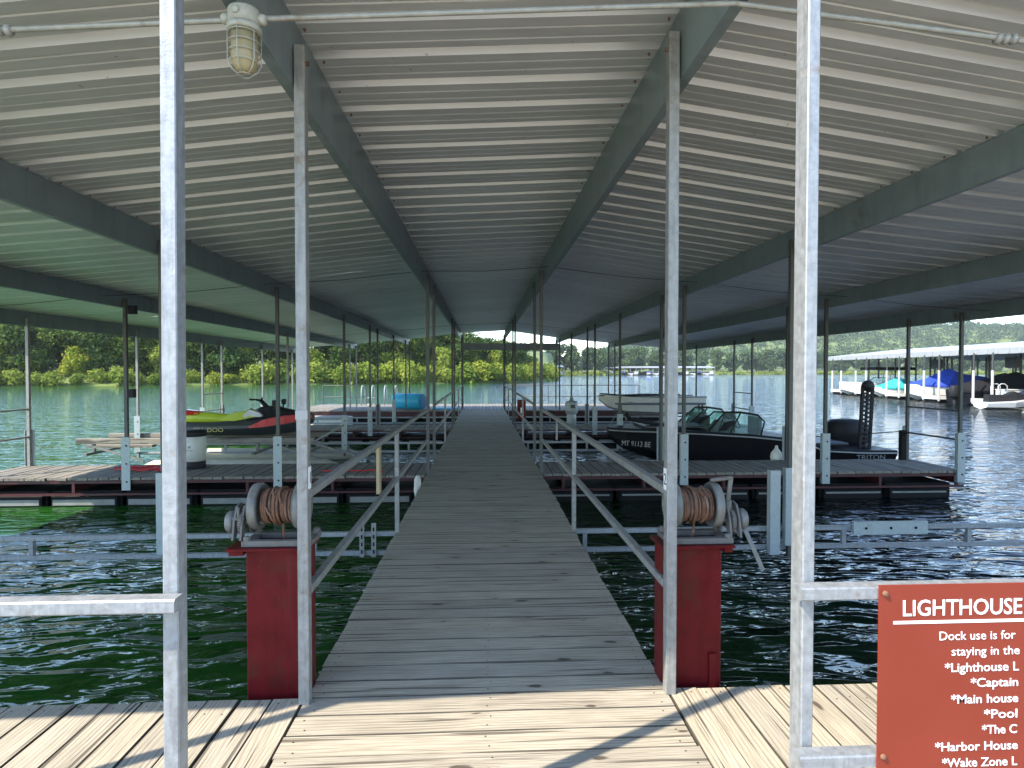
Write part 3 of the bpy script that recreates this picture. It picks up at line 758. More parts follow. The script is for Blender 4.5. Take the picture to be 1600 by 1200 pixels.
def winch(cx, base, s, label, up):
    """hand winch: drum with cable between two flanges, gears on the outer side s, crank"""
    t = thing('hand_winch', label, 'winch', (cx, 2.88, base), 0, 'hand winches on the red piles'); t.scale = (.93, .93, .93)
    zc = .185
    m = MB(); m.cbox((-.17, -.10, 0), (.17, -.06, .03), .003, 0); m.cbox((-.17, .06, 0), (.17, .10, .03), .003, 0)
    m.box2((-.17, -.0595, 0), (-.13, .0595, .022)); m.box2((.13, -.0595, 0), (.17, .0595, .022))
    for x in (-.15, .15): 
        for y in (-.08, .08): m.lathe([(.018, .03), (.018, .042), (.012, .05)], (x, y, 0), (0, 0, 1), 8)
    m.build('base_frame', 'cast_grey', t)
    for xs in (-.118, .10):
        m = MB(); m.smooth = True
        rp = [(.03, -.012), (.108, -.016), (.112, -.024), (.118, -.010), (.118, .012), (.110, .024), (.105, .016), (.03, .012)]
        m.lathe(rp, (xs*1.0, 0, zc), (1, 0, 0), 36); m.build('flange', 'worn_silver', t)
    m = MB(); m.smooth = True; m.lathe([(.05, -.10), (.05, .085)], (0, 0, zc), (1, 0, 0), 24); m.build('drum', 'cast_grey', t)
    # cable: coils of uneven radius in two layers
    rr = random.Random(int(cx*100)); m = MB(); m.smooth = True
    for layer, (r0, n) in enumerate(((.068, 13), (.082, 12))):
        pts = []
        for k in range(n*18+1):
            a = 2*math.pi*k/18; u = k/(n*18); x = -.09+.168*u+(.004*math.sin(u*23))
            r_ = r0+.004*math.sin(u*17+cx)+(.004 if layer and .35 < u < .6 else 0)
            pts.append((x, r_*math.cos(a), zc+r_*math.sin(a)))
        m.cur = layer; m.tube(pts, .0072, 6)
    m.cur = 1
    for k in range(4):
        a0 = rr.uniform(0, 6); x0 = rr.uniform(-.07, .03); pts = [(x0+.05*q/14+.02*math.sin(q*.4), .093*math.cos(a0+q*.22), zc+.093*math.sin(a0+q*.22)) for q in range(15)]
        m.tube(pts, .0065, 6)
    m.tube([(.0-.01*s, -.02, zc-.07), (-.01*s, -.015, .05), (-.012*s, -.01, -.0)], .007, 6)
    m.build('cable', ['cast_grey', 'rust'], t)
    # gear housing on the outer side
    gx = s*.172
    m = MB(); gpr = [(-.09, .03), (-.05, .03), (-.025, .09), (.03, .09), (.05, .03), (.10, .03), (.06, .17), (.02, .20), (-.03, .19), (-.07, .12)]
    for q in (gx-.012, gx+s*.045-.006): m.prism(gpr[::1], 0, q, q+.010)
    m.build('gear_bracket', 'cast_grey', t)
    m = MB()
    for k in range(28):
        a = 2*math.pi*k/28; m.box((gx+s*.018, .052*math.cos(a)-.02, .105+.052*math.sin(a)), (.018, .010, .008), Matrix.Rotation(a, 3, 'X'))
    m.smooth = True; m.lathe([(.05, -.008), (.05, .008)], (gx+s*.018, -.02, .105), (1, 0, 0), 24); m.lathe([(.012, -.09), (.012, .09)], (gx, -.02, .105), (1, 0, 0), 10)
    m.lathe([(.03, -.012), (.03, .012)], (gx+s*.03, .03, .15), (1, 0, 0), 14); m.build('gear', 'cast_grey', t)
    m = MB(); m.smooth = True; m.lathe([(.02, 0), (.05, .004), (.055, .014), (.055, .03), (.045, .04), (.015, .044)], (gx+s*.055, -.02, .11), (s, 0, 0), 24); m.build('brake_drum', 'worn_silver', t)
    m = MB()
    if up:
        hx = gx+s*.0; m.bar((hx, -.02, .20), (hx+s*.012, -.03, .335), .022, .010, (0, 1, 0)); m.smooth = True
        m.tube([(hx, -.02, .15), (hx, -.02, .21)], .02, 10); m.tube([(hx+s*.014, -.03, .332), (hx-s*.105, -.05, .322)], .011, 10); m.build('crank', 'cast_grey', t)
        m = MB(); m.bar((gx+s*.085, -.04, .06), (gx+s*.155, -.10, -.14), .022, .007, (0, 1, 0)); m.build('lever', 'worn_silver', t)
    else:
        m.smooth = True; m.tube([(gx, -.05, .13), (gx+s*.09, -.05, .13)], .012, 10); m.tube([(gx+s*.03, -.05, .13), (gx+s*.03, -.05, .19)], .008, 8); m.build('pawl', 'cast_grey', t)
    return t
p, cx, bz, hw = pile(-1.098, -.812, .672, 'red steel pile under the left winch, streaked with rust')
winch(-.955, bz, -1, 'rusty hand winch on the left red pile', False)
p, cx, bz, hw = pile(.858, 1.152, .655, 'red steel pile under the right winch')
winch(1.045, bz, 1, 'hand winch with raised crank handle on the right red pile', True)

# white guide plates on the near truss
m = MB(); m.cbox((-.375, -.012, -.065), (.375, .012, .065), .003, 0); m.cur = 1
for k in (-.25, 0, .25): m.lathe([(.013, 0), (.013, .006)], (k, -.012, 0), (0, -1, 0), 10)
o = m.build('spare_bracket', ['bracket_steel', 'black_print'], None, (3.98, 5.60, -.03)); tag(o, 'pale flat bracket with three bolts lying along the right low pipe', 'bracket')
for x, lab in ((2.80, 'upright white plate beside the right front post, rising over the low pipes'),):
    m = MB(); m.cbox((-.05, -.01, -.26), (.05, .01, .55), .003); m.box2((-.05, .0105, -.26), (-.042, .06, .55)); o = m.build('guide_plate', 'bracket_steel', None, (x, 5.55, 0)); tag(o, lab, 'plate')
for dx in (0, .11):
    m = MB(); m.box2((-.022, -.004, -.22), (.022, .004, .10)); m.cur = 1
    for z in (-.17, -.10, -.03, .04): m.box2((-.008, -.0052, z-.018), (.008, -.0042, z+.018))
    o = m.build('slotted_strap', ['old_galvanised', 'black_print'], None, (-1.13+dx, 5.60, -.02)); tag(o, ('left' if dx == 0 else 'right')+' of two slotted steel straps hung on the left low pipes', 'strap')

# ------------------------------------------------------------------ conduit and caged lamp
cy_ = 2.12
pts = [(-3.05, cy_, botz(2)-.02), (BX[3], cy_, botz(3)-.055), (BX[4], cy_, botz(4)-.022), (2.95, cy_, botz(5)-.02), (5.1, cy_, botz(6)-.02)]
t = thing('conduit', 'grey electrical conduit running under the beams across the near roof', 'conduit', (0, cy_, 2.6))
m = MB(); m.smooth = True; m.tube([(a, b-cy_, c-2.6) for a, b, c in pts], .0095, 10); m.build('pipe', 'conduit_grey', t)
for x in (-1.63, 1.92):
    z = np.interp(x, [q[0] for q in pts], [q[2] for q in pts])-2.6
    m = MB(); m.smooth = True
    for k in (-.03, 0, .03): m.lathe([(.016, -.010), (.02, 0), (.016, .010)], (x+k, 0, z), (1, 0, 0), 10)
    m.build('coupling', 'conduit_grey', t)
lx, ly, lz = -.815, cy_-.01, botz(3)-.026
t = thing('caged_lamp', 'old caged jelly-jar lamp hanging under the left beam', 'lamp', (lx, ly, lz))
m = MB(); m.smooth = True; m.lathe([(.030, 0), (.050, -.004), (.053, -.012), (.053, -.055), (.045, -.058)], (0, 0, 0), (0, 0, 1), 24)
m.lathe([(.052, -.059), (.057, -.062), (.057, -.078), (.050, -.080)], (0, 0, 0), (0, 0, 1), 24)
m.lathe([(.012, 0), (.012, .007), (.008, .008)], (-.008, -.051, -.030), (0, -1, 0), 12)
for s in (-1, 1): m.lathe([(.018, .045), (.018, .068), (.014, .075)], (0, 0, -.034), (s, 0, 0), 12)
m.build('housing', 'lamp_grey', t)
m = MB(); m.smooth = True; m.lathe([(.044, -.080), (.044, -.165), (.040, -.190), (.028, -.208), (.010, -.216), (.001, -.217)], (0, 0, 0), (0, 0, 1), 24); m.build('glass_jar', 'amber_glass', t)
m = MB(); m.smooth = True
def ring(r_, z): return [(r_*math.cos(2*math.pi*k/24), r_*math.sin(2*math.pi*k/24), z) for k in range(24)]
for r_, z in ((.052, -.086), (.0525, -.118), (.0525, -.150), (.050, -.183), (.022, -.222)): m.tube(ring(r_, z), .0017, 5, closed=True)
for k in range(6):
    a = 2*math.pi*(k+.42)/6; ca, sa = math.cos(a), math.sin(a)
    m.tube([(.053*ca, .053*sa, -.078), (.0535*ca, .0535*sa, -.18), (.042*ca, .042*sa, -.205), (.022*ca, .022*sa, -.222)], .0019, 5)
m.build('wire_cage', 'lamp_grey', t)
# thin cables strung under the roof further in
for k, (yy, rise, lab) in enumerate(((8.2, .10, 'thin cable strung under the roof above the first finger dock'), (17.6, .10, 'thin cable strung under the roof above the second finger dock'))):
    pts = []
    for i, x in enumerate(BX):
        pts.append((x, 0, botz(i)+rise))
        if i < 7: xm = (x+BX[i+1])/2; pts.append((xm, 0, (botz(i)+botz(i+1))/2+rise-.03))
    m = MB(); m.tube([(a, b, c-2.5) for a, b, c in pts], .0035, 6); o = m.build('cable', 'black_plastic', None, (0, yy, 2.5)); tag(o, lab, 'cable')
# small boxes on posts
for x, y, z, lab in ((-4.92, 8.60, 1.19, 'small black box fixed to a post over the left finger dock'), (-4.9, 8.62, 2.36, 'small dark junction box hanging under the left roof edge')):
    m = MB(); m.cbox((-.05, -.04, -.06), (.05, .04, .06), .01); o = m.build('junction_box', 'black_plastic', None, (x, y, z)); tag(o, lab, 'box')

# ------------------------------------------------------------------ things on the left finger
t = thing('waste_bin', 'white bin with black lid and base on the left finger dock', 'bin', (-4.47, 9.45, 0))
m = MB(); m.smooth = True; m.lathe([(.150, .10), (.165, .35), (.175, .50)], (0, 0, 0), (0, 0, 1), 28); m.build('body', 'white_plastic', t)
m = MB(); m.smooth = True; m.lathe([(.152, 0), (.158, .015), (.158, .105), (.151, .112)], (0, 0, 0), (0, 0, 1), 28); m.build('base', 'black_plastic', t)
m = MB(); m.smooth = True; m.lathe([(.178, .495), (.186, .505), (.186, .545), (.175, .575), (.13, .592), (.001, .597)], (0, 0, 0), (0, 0, 1), 28); m.build('lid', 'black_plastic', t)
m = MB(); m.lathe([(.022, 0), (.022, .004)], (.0, -.163, .34), (0, -1, 0), 14); m.box2((-.05, -.168, .285), (.05, -.160, .293)); m.build('logo', 'grey_plastic', t)
m = MB(); m.smooth = True
pts = [(.45*math.cos(a)*(.6+.05*a), .13*math.sin(a)*(.6+.06*a), .02+.012*(k % 3)) for k, a in enumerate(np.linspace(0, 12.5, 70))]
m.tube(pts, .013, 6); o = m.build('red_rope', 'rope_red', None, (-5.05, 9.25, 0)); o.name = 'coiled_rope'; tag(o, 'red rope coiled on the left finger dock planks', 'rope')
m = MB(); m.smooth = True; m.tube([(-.5, 0, .012), (-.2, .05, .012), (0, -.03, .012), (.3, .02, .012), (.42, -.1, .012)], .010, 6)
o = m.build('loose_rope', 'rope_red', None, (-1.9, 9.0, 0)); tag(o, 'short red rope lying on the left finger dock by the walkway', 'rope')

# ------------------------------------------------------------------ personal watercraft on its lift (left slip)
t = thing('watercraft_lift', 'floating wooden lift under the personal watercraft', 'boat lift', (-5.2, 12.3, 0))
for dy in (-.45, .55):
    MB().cbox((-2.6, dy-.05, .10), (1.9, dy+.05, .20), .01, 0).build('bunk', 'grey_wood', t)
for dy in (-.75, .95):
    m = MB(); m.smooth = True; m.tube([(-1.2, dy, -.33), (-1.0, dy, -.33), (2.2, dy, -.33), (2.45, dy, -.33)], [.06, .15, .15, .06], 18); m.build('pontoon', 'tan_tube', t)
for x in (-2.3, -.9, .8, 1.8):
    MB().bar((x, -.7, -.08), (x, .9, -.08), .05, .05).build('cross_member', 'worn_silver', t)
    for y in (-.45, .55): MB().bar((x, y, -.0545), (x, y, .0995), .05, .05).build('upright', 'worn_silver', t)
for a, b in (((-2.2, -.6, .06), (-1.2, -.75, -.2)), ((1.9, -.5, .12), (2.5, -.6, .45)), ((1.95, -.56, .08), (3.4, -.7, -.30)), ((1.2, -.6, .08), (2.2, -.78, -.22))):
    MB().bar(a, b, .036, .036).build('brace', 'worn_silver', t)
MB().cbox((-2.55, -.28, .0), (-1.3, -.12, .05), .005, 0).build('board', 'grey_wood', t)

J = thing('personal_watercraft', 'red, lime and black personal watercraft on the left slip lift', 'jet ski', (-4.72, 12.25, .205)); J.scale = (.93, .9, .88)
def jring(x, hw_, zb, zs, zt, tw):    # half width, bottom, side, top, top half width
    return [(x, 0, zb), (x, hw_*.55, zb+.03), (x, hw_, zs-.06), (x, hw_, zs), (x, tw, zt), (x, 0, zt+.01), (x, -tw, zt), (x, -hw_, zs), (x, -hw_, zs-.06), (x, -hw_*.55, zb+.03)]
m = MB(); m.loft([jring(*q) for q in ((-1.42, .38, .10, .22, .27, .34), (-1.3, .46, .04, .24, .31, .38), (-.6, .54, .0, .25, .33, .34), (.3, .54, .0, .28, .38, .36), (.85, .46, .05, .34, .46, .34), (1.2, .28, .16, .40, .50, .20), (1.40, .06, .30, .44, .48, .05))])
fixn(m.build('hull', 'charcoal', J))
m = MB(); m.smooth = False
def ring2(x, z0, z1, w0, w1): return [(x, -w0, z0), (x, -w1, z1-.03), (x, -w1*.6, z1), (x, w1*.6, z1), (x, w1, z1-.03), (x, w0, z0)]
m.loft([ring2(*q) for q in ((.05, .32, .52, .30, .16), (.30, .34, .66, .34, .20), (.55, .36, .68, .40, .20), (.85, .38, .60, .42, .22), (1.12, .42, .54, .26, .16), (1.36, .44, .48, .06, .04))])
fixn(m.build('hood', 'black_plastic', J))
for s in (-1, 1):
    m = MB(); ys = s*.43
    m.loft([[(x, s*(w_+.012), a), (x, s*(w_+.012), b), (x, s*(w_-.05), b+.01), (x, s*(w_-.05), a)] for x, a, b, w_ in ((.20, .22, .25, .53), (.50, .24, .40, .525), (.9, .30, .48, .455), (1.2, .36, .49, .30), (1.38, .41, .46, .11))])
    fixn(m.build('side_panel', 'red_gloss', J))
    m = MB(); m.loft([[(x, s*w_, a), (x, s*w_, b), (x, s*(w_-.1), b+.01), (x, s*(w_-.1), a)] for x, a, b, w_ in ((-.45, .38, .42, .40), (-.15, .36, .55, .395), (.12, .42, .58, .375), (.3, .45, .52, .37))])
    fixn(m.build('knee_panel', 'lime_vinyl', J))
    m = MB(); m.loft([[(x, s*w_, a), (x, s*w_, b), (x, s*(w_-.1), b+.01), (x, s*(w_-.1), a)] for x, a, b, w_ in ((.04, .43, .5, .405), (.16, .47, .62, .395), (.34, .45, .56, .40), (.42, .46, .49, .40))])
    fixn(m.build('flash_panel', 'white_paint', J))
m = MB(); m.smooth = True
m.loft([ring2(*q) for q in ((-1.30, .33, .56, .16, .11), (-1.05, .33, .55, .22, .15), (-.55, .33, .50, .20, .14), (-.3, .33, .48, .19, .13), (-.05, .33, .56, .17, .12), (.06, .34, .62, .15, .10))])
fixn(m.build('seat', 'lime_vinyl', J))
m = MB(); m.loft([ring2(*q) for q in ((-1.42, .50, .56, .15, .10), (-1.3, .48, .60, .20, .14), (-.98, .50, .56, .20, .12))]); fixn(m.build('rear_grab', 'red_gloss', J))
m = MB(); m.box2((-1.50, -.40, .06), (-1.40, .40, .15)); m.box2((-1.42, -.47, .09), (-1.05, -.44, .16)); m.build('rear_bumper', 'red_gloss', J)
m = MB(); m.smooth = True
m.tube([(.42, 0, .62), (.26, 0, .80)], .05, 10); m.tube([(.16, -.36, .84), (.22, -.2, .83), (.26, 0, .80), (.22, .2, .83), (.16, .36, .84)], [.022, .018, .03, .018, .022], 8)
m.build('handlebar', 'black_plastic', J)
for s in (-1, 1):
    m = MB(); m.cbox((.62, s*.30-.05, .70), (.70, s*.30+.05, .82), .02, 0); m.bar((.64, s*.28, .60), (.66, s*.29, .71), .03, .03); m.build('mirror', 'black_plastic', J)
text('SEA-DOO', 'gold_print', J, (-.92, -.556, .135), (rad(90), 0, 0), .13, .56)

# ------------------------------------------------------------------ black bass boat (right slip)
B = thing('motorboat', 'black bass boat with windscreens and outboard in the right near slip', 'boat', (5.5, 12.45, WZ))
def hring(x, hw_, zk, zch, zs, flare=.9):
    return [(x, 0, zk), (x, hw_*flare, zch), (x, hw_, zs-.05), (x, hw_*.985, zs), (x, 0, zs+.005), (x, -hw_*.985, zs), (x, -hw_, zs-.05), (x, -hw_*flare, zch)]
hs = [(-2.85, .10, .52, .60, .74), (-2.55, .45, .30, .45, .75), (-2.0, .78, .08, .28, .76), (-1.2, 1.0, -.06, .16, .74), (-.2, 1.08, -.12, .10, .68), (.8, 1.1, -.14, .08, .58), (1.2, 1.1, -.14, .08, .40), (2.0, 1.1, -.14, .08, .36), (2.72, 1.08, -.14, .08, .35)]
m = MB(); m.loft([hring(*q) for q in hs]); fixn(m.build('hull', 'black_paint', B))
m = MB()
for s in (-1, 1): m.tube([(x, s*hw_*1.005, zs-.055) for x, hw_, zk, zch, zs in hs], .014, 6)
m.build('rub_rail', 'grey_plastic', B)
MB().cbox((-2.2, -.5, .755), (-.9, .5, .80), .01, 0).build('casting_deck', 'charcoal', B); MB().cbox((.95, -1.02, .45), (1.75, 1.02, .50), .02, 0).build('casting_deck', 'charcoal', B)
WX = []
for s in (-1, 1):
    m = MB(); m.loft([[(-.35, s*.35, .62), (-.35, s*.95, .62), (-.35, s*.95, .72), (-.35, s*.35, .72)], [(-.1, s*.35, .62), (-.1, s*.95, .62), (-.1, s*.95, .92), (-.1, s*.35, .92)], [(.15, s*.38, .5), (.15, s*.92, .5), (.15, s*.92, .95), (.15, s*.38, .95)]]); WX.append(fixn(m.build('console', 'black_paint', B)))
    ybase = .96*s
    fr = [(-.60, ybase*.98, .74), (-.08, ybase*.86, 1.10), (.35, ybase*.90, 1.10), (.80, ybase*.93, 1.05), (.98, ybase*.96, .92), (.85, ybase*1.02, .66)]
    m = MB(); m.smooth = True; m.tube(fr, .022, 8); m.tube([(-.08, ybase*.86, 1.10), (-.08, s*.28, 1.08), (-.56, s*.26, .76)], .018, 8); m.tube([(-.08, ybase*.86, 1.10), (-.35, ybase*1.0, .70)], .016, 8); m.tube([(.35, ybase*.9, 1.10), (.0, ybase*1.0, .70)], .018, 8)
    f = m.build('windscreen_frame', 'black_plastic', B); WX.append(f)
    m = MB(); m._add([fr[1], (-.08, s*.28, 1.08), (-.56, s*.26, .76), fr[0]], [(0, 1, 2, 3)])
    m._add([fr[1], fr[2], (.0, ybase, .70), (-.35, ybase, .70), fr[0]], [(0, 1, 2, 3, 4)]); m._add([fr[2], fr[3], fr[4], fr[5], (.0, ybase, .70)], [(0, 1, 2, 3, 4)])
    o = m.build('windscreen_pane', 'teal_glass', f); md = o.modifiers.new('thickness', 'SOLIDIFY'); md.thickness = .005
    m = MB(); m.cbox((.42, s*.62-.24, .42), (.90, s*.62+.24, .62), .05, 0); m.cbox((.82, s*.62-.24, .58), (.98, s*.62+.24, 1.0), .05, 2); WX.append(m.build('seat', 'navy_canvas', B))
m = MB(); m.smooth = True; m.tube(ring(.17, 0), .014, 6, closed=True); o = m.build('steering_wheel', 'black_plastic', B, (.30, -.62, .92)); o.rotation_euler = (0, rad(60), 0)
for q in WX: q.scale.x = .72; q.location.x = -.62
o.location.x = -.40
# outboard: cowl, midsection, lower unit
O = thing('outboard_motor', 'black outboard motor on the stern of the bass boat', 'outboard motor', (7.80, 12.45, WZ))
m = MB(); m.smooth = True
def oring(z, x0, x1, w_): 
    n = 14; cx_, a = (x0+x1)/2, (x1-x0)/2
    return [(cx_+a*math.copysign(abs(math.cos(2*math.pi*i/n))**.7, math.cos(2*math.pi*i/n)), w_*math.copysign(abs(math.sin(2*math.pi*i/n))**.7, math.sin(2*math.pi*i/n)), z) for i in range(n)]
m.loft([oring(.34, -.16, .34, .16), oring(.38, -.36, .46, .23), oring(.60, -.40, .50, .26), oring(.80, -.38, .46, .25), oring(.88, -.28, .30, .20), oring(.90, -.05, .10, .10)]); fixn(m.build('cowl', 'black_plastic', O))
m = MB(); m.cbox((-.04, -.09, -.35), (.20, .09, .36), .03); m.loft([oring(-.75, -.02, .12, .02), oring(-.35, -.06, .24, .05)]); m.cbox((-.30, -.16, .05), (-.02, .16, .30), .02); m.build('midsection', 'black_plastic', O)
# shallow-water anchor mast with lightening holes
A = thing('shallow_water_anchor', 'tall black perforated anchor mast standing at the bass boat stern', 'anchor', (7.78, 11.75, WZ+.3))
m = MB(); H_ = 1.32
def ax_(z): return .06*z/H_
for u, w_ in ((-.105, .05), (0, .030), (.105, .05)): m.bar((u, 0, 0), (u+.06, 0, H_), w_, .05, (0, 1, 0))
n = 15
for k in range(n):
    for side_ in (0, 1):
        z0 = H_*(k+.5*side_)/n; z1 = z0+H_/n*.52; c0 = -.048 if side_ == 0 else .048
        m.bar((c0+ax_(z0), 0, z0), (c0+ax_(z1), 0, z1), .068, .046, (0, 1, 0))
m.smooth = True; m.lathe([(.115, -.04), (.115, .04)], (.06, 0, H_), (0, 1, 0), 16); m.build('mast', 'black_plastic', A)
MB().cbox((-.10, -.05, -.12), (.10, .05, .04), .01).build('foot', 'black_plastic', A)
m = MB(); m.smooth = True; m.tube([(-.05, 0, .16), (.25, .0, .10), (.6, 0, .04)], .045, 10); m.tube([(-.2, 0, .28), (-.05, 0, .16)], .04, 8); m.tube([(.62, 0, .04), (.85, 0, .02)], [.05, .03], 10)
o = m.build('trolling_motor', 'black_plastic', None, (3.15, 12.2, WZ+.76)); tag(o, 'dark trolling motor folded on the bow of the bass boat', 'trolling motor')
text('MT 9113 BE', 'grey_plastic', B, (-2.66, -.40, .40), (rad(78), 0, rad(-33)), .15, .60)
text('TRITON', 'dim_print', B, (1.85, -1.118, .175), (rad(90), 0, 0), .14, .58)
m = MB(); m.smooth = True; m.lathe([(.02, 0), (.07, .03), (.10, .12), (.09, .2), (.03, .28), (.02, .33)], (0, 0, 0), (0, 0, 1), 14)
o = m.build('boat_fender', 'white_plastic', None, (5.02, 9.92, -.1)); tag(o, 'round grey fender by the third right post', 'fender')
m = MB(); m.smooth = True; m.tube([(0, 0, 0), (-.45, .8, -.15), (-.9, 1.75, -.30)], .008, 6); o = m.build('mooring_line', 'black_plastic', None, (7.2, 9.78, .48)); o.name = 'mooring_line'; tag(o, 'dark mooring line from the end post to the bass boat stern', 'rope')
m = MB(); m.cbox((-.05, -.04, -.15), (.05, .04, .50), .01); m.smooth = True; m.tube(ring(.045, .42), .012, 6, closed=True); m.tube(ring(.045, .46), .012, 6, closed=True)
o = m.build('post_bumper', 'dark_float', None, (7.12, 9.74, 0)); tag(o, 'black bumper sleeve at the foot of the right end post', 'bumper')

# ------------------------------------------------------------------ white skiff on lift, second right slip
K = thing('skiff', 'white open skiff raised on a cradle in the far right slip', 'boat', (5.55, 19.3, 0))
m = MB()
def kring(x, hw_, zk, zc, zs, ti=.05): return [(x, 0, zk), (x, hw_*.75, zc), (x, hw_, zs), (x, hw_-ti, zs+.004), (x, max(.01, hw_*.7-ti), zc+.08), (x, 0, zk+.07), (x, -max(.01, hw_*.7-ti), zc+.08), (x, -(hw_-ti), zs+.004), (x, -hw_, zs), (x, -hw_*.75, zc)]
m.loft([kring(*q) for q in ((-1.75, .08, .55, .58, .76, .03), (-1.45, .36, .30, .36, .72), (-.9, .56, .18, .22, .68), (.2, .64, .15, .18, .65), (1.6, .62, .15, .18, .66))]); fixn(m.build('hull', 'white_plastic', K))
m = MB()
for x in (-.8, .2, 1.2): m.cbox((x-.12, -.52, .50), (x+.12, .52, .53), .005, 1)
m.build('thwart', 'grey_plastic', K)
m = MB(); m.smooth = True; m.tube([(-1.7, -.1, .77), (-1.6, -.35, .76), (-.9, -.57, .70), (.2, -.65, .67), (1.6, -.63, .68)], .018, 6); m.tube([(-1.7, .1, .77), (-1.6, .35, .76), (-.9, .57, .70), (.2, .65, .67), (1.6, .63, .68)], .018, 6); m.build('gunwale', 'charcoal', K)
text('8', 'black_print', K, (-.3, -.60, .42), (rad(70), 0, 0), .12)
for k, dx in enumerate((-.55, .1)):
    m = MB(); m.smooth = True; m.tube([(-.9, 0, 0), (.8, .1, .06)], .016, 6); m.cbox((.75, .06, .03), (1.1, .2, .06), .01, 0); o = m.build('paddle', 'black_plastic', None, (5.2+dx, 19.1-.15*k, .70)); tag(o, 'dark paddle lying across the white skiff, '+('blade towards its bow' if k == 0 else 'farther aft of the other paddle'), 'paddle')
t = thing('boat_lift', 'dark steel cradle lift under the white skiff', 'boat lift', (5.6, 19.3, 0))
m = MB()
for x in (-1.0, 1.1): m.bar((x, -.8, .1), (x, .8, .1), .06, .06); m.bar((x, -.8, .1), (x-.3, -.8, -.4), .04, .04); m.bar((x, .8, .1), (x-.3, .8, -.4), .04, .04); m.bar((x-.6, -.8, -.35), (x+.5, -.8, .12), .03, .03)
m.bar((-1.2, -.5, .15), (1.6, -.5, .15), .05, .06); m.bar((-1.2, .5, .15), (1.6, .5, .15), .05, .06); m.build('cradle', 'dark_post', t)
t = thing('bench_rack', 'dark long rack standing before the white skiff', 'rack', (5.1, 17.6, 0))
m = MB(); m.cbox((-1.1, -.2, .50), (1.55, .2, .55), .01, 0); m.build('top', 'dark_post', t)
for x in (-1.0, 1.45):
    m = MB(); m.bar((x, -.15, .50), (x+.05, -.15, -.42), .04, .04); m.bar((x, .15, .50), (x+.05, .15, -.42), .04, .04); m.build('leg', 'dark_post', t)

# ------------------------------------------------------------------ small things on the farther docks
t = thing('power_pedestal', 'pale moulded power pedestal on the second right finger dock', 'pedestal', (2.42, 16.1, 0))
m = MB(); m.smooth = True; m.lathe([(.13, 0), (.13, .30), (.12, .32), (.16, .36), (.18, .42), (.18, .62), (.15, .68), (.06, .70), (.04, .80)], (0, 0, 0), (0, 0, 1), 18); m.build('body', 'bracket_steel', t)
m = MB(); m.cbox((-.05, -.20, .50), (.07, -.17, .60), .005, 0); m.build('socket_cover', 'charcoal', t)
t = thing('extinguisher_box', 'red fire extinguisher box beside the walkway on the right', 'box', (.985, 15.05, .28))
MB().cbox((-.105, -.09, 0), (.105, .09, .50), .012).build('case', 'red_paint', t)
m = MB(); m.box2((-.03, -.0925, .16), (.03, -.0905, .30)); m.build('notice', 'white_print', t)
m = MB(); m.box2((-.015, .0905, .1), (.015, .12, .4)); m.box2((-.13, .12, .2), (.0, .55, .23)); m.build('mount', 'dark_post', t)
t = thing('foam_mat_roll', 'bright blue rolled foam water mat on the end dock', 'water mat', (-2.75, 23.8, .0))
m = MB(); m.smooth = True; m.lathe([(.24, -.02), (.30, .06), (.31, .6), (.31, 1.25), (.29, 1.30)], (-.72, 0, .32), (1, -.5, 0), 28); m.build('roll', 'blue_foam', t)
m = MB(); m.smooth = True; m.lathe([(.285, 0), (.27, .004)], (-.72+1.302*.894, -1.302*.447, .32), (1, -.5, 0), 28); m.build('roll_end', 'dark_blue_foam', t)
m = MB(); m.box2((-.3, -.25, 0), (.75, .5, .045)); o = m.build('foam_mat', 'blue_foam', None, (-1.7, 23.6, .004)); tag(o, 'flat blue foam mat lying beside the blue roll', 'water mat')
def stanchion(x0, x1, y, zs, name, label, posts, mat='dark_post'):
    t = thing(name, label, 'railing', ((x0+x1)/2, y, 0)); c = (x0+x1)/2
    for z in zs: m = MB(); m.smooth = True; m.tube([(x0-c, 0, z), (x1-c, 0, z)], .02, 8); m.build('rail', mat, t)
    for x in posts: m = MB(); m.tube([(x-c, 0, 0), (x-c, 0, max(zs)+.02)], .022, 8); m.build('rail_post', mat, t)
stanchion(.95, 7.2, 27.1, (.35, .86), 'end_railing', 'dark railing along the right far edge of the end dock', (.95, 3.0, 5.1, 7.2))
stanchion(-7.1, -5.2, 26.9, (.35, .86), 'end_railing', 'thin railing at the left corner of the end dock', (-7.1, -6.1, -5.2))
t = thing('swim_ladder', 'white tubular swim ladder at the left end dock edge', 'ladder', (-4.6, 26.7, 0))
for dx in (0, .45, 1.0, 1.45):
    m = MB(); m.smooth = True; m.tube([(dx-.7, -.4, 0), (dx-.7, -.35, .7), (dx-.7, -.2, .85), (dx-.7, .15, .85), (dx-.7, .4, .6), (dx-.7, .5, -.5)], .022, 8); m.build('hoop', 'bracket_steel', t)
m = MB(); m.smooth = True
for z in (-.3, .0, .3): m.tube([(-.7, .48, z), (-.25, .48, z)], .02, 8)
m.build('step', 'white_paint', t)
t = thing('low_float', 'low white swim platform beyond the left slips', 'float', (-6.0, 20.9, WZ))
MB().cbox((-1.3, -.9, -.1), (1.3, .9, .30), .05, 0).build('body', 'white_plastic', t); MB().cbox((-1.2, -.8, .301), (1.2, .8, .33), .01, 0).build('top_mat', 'foam_float', t)

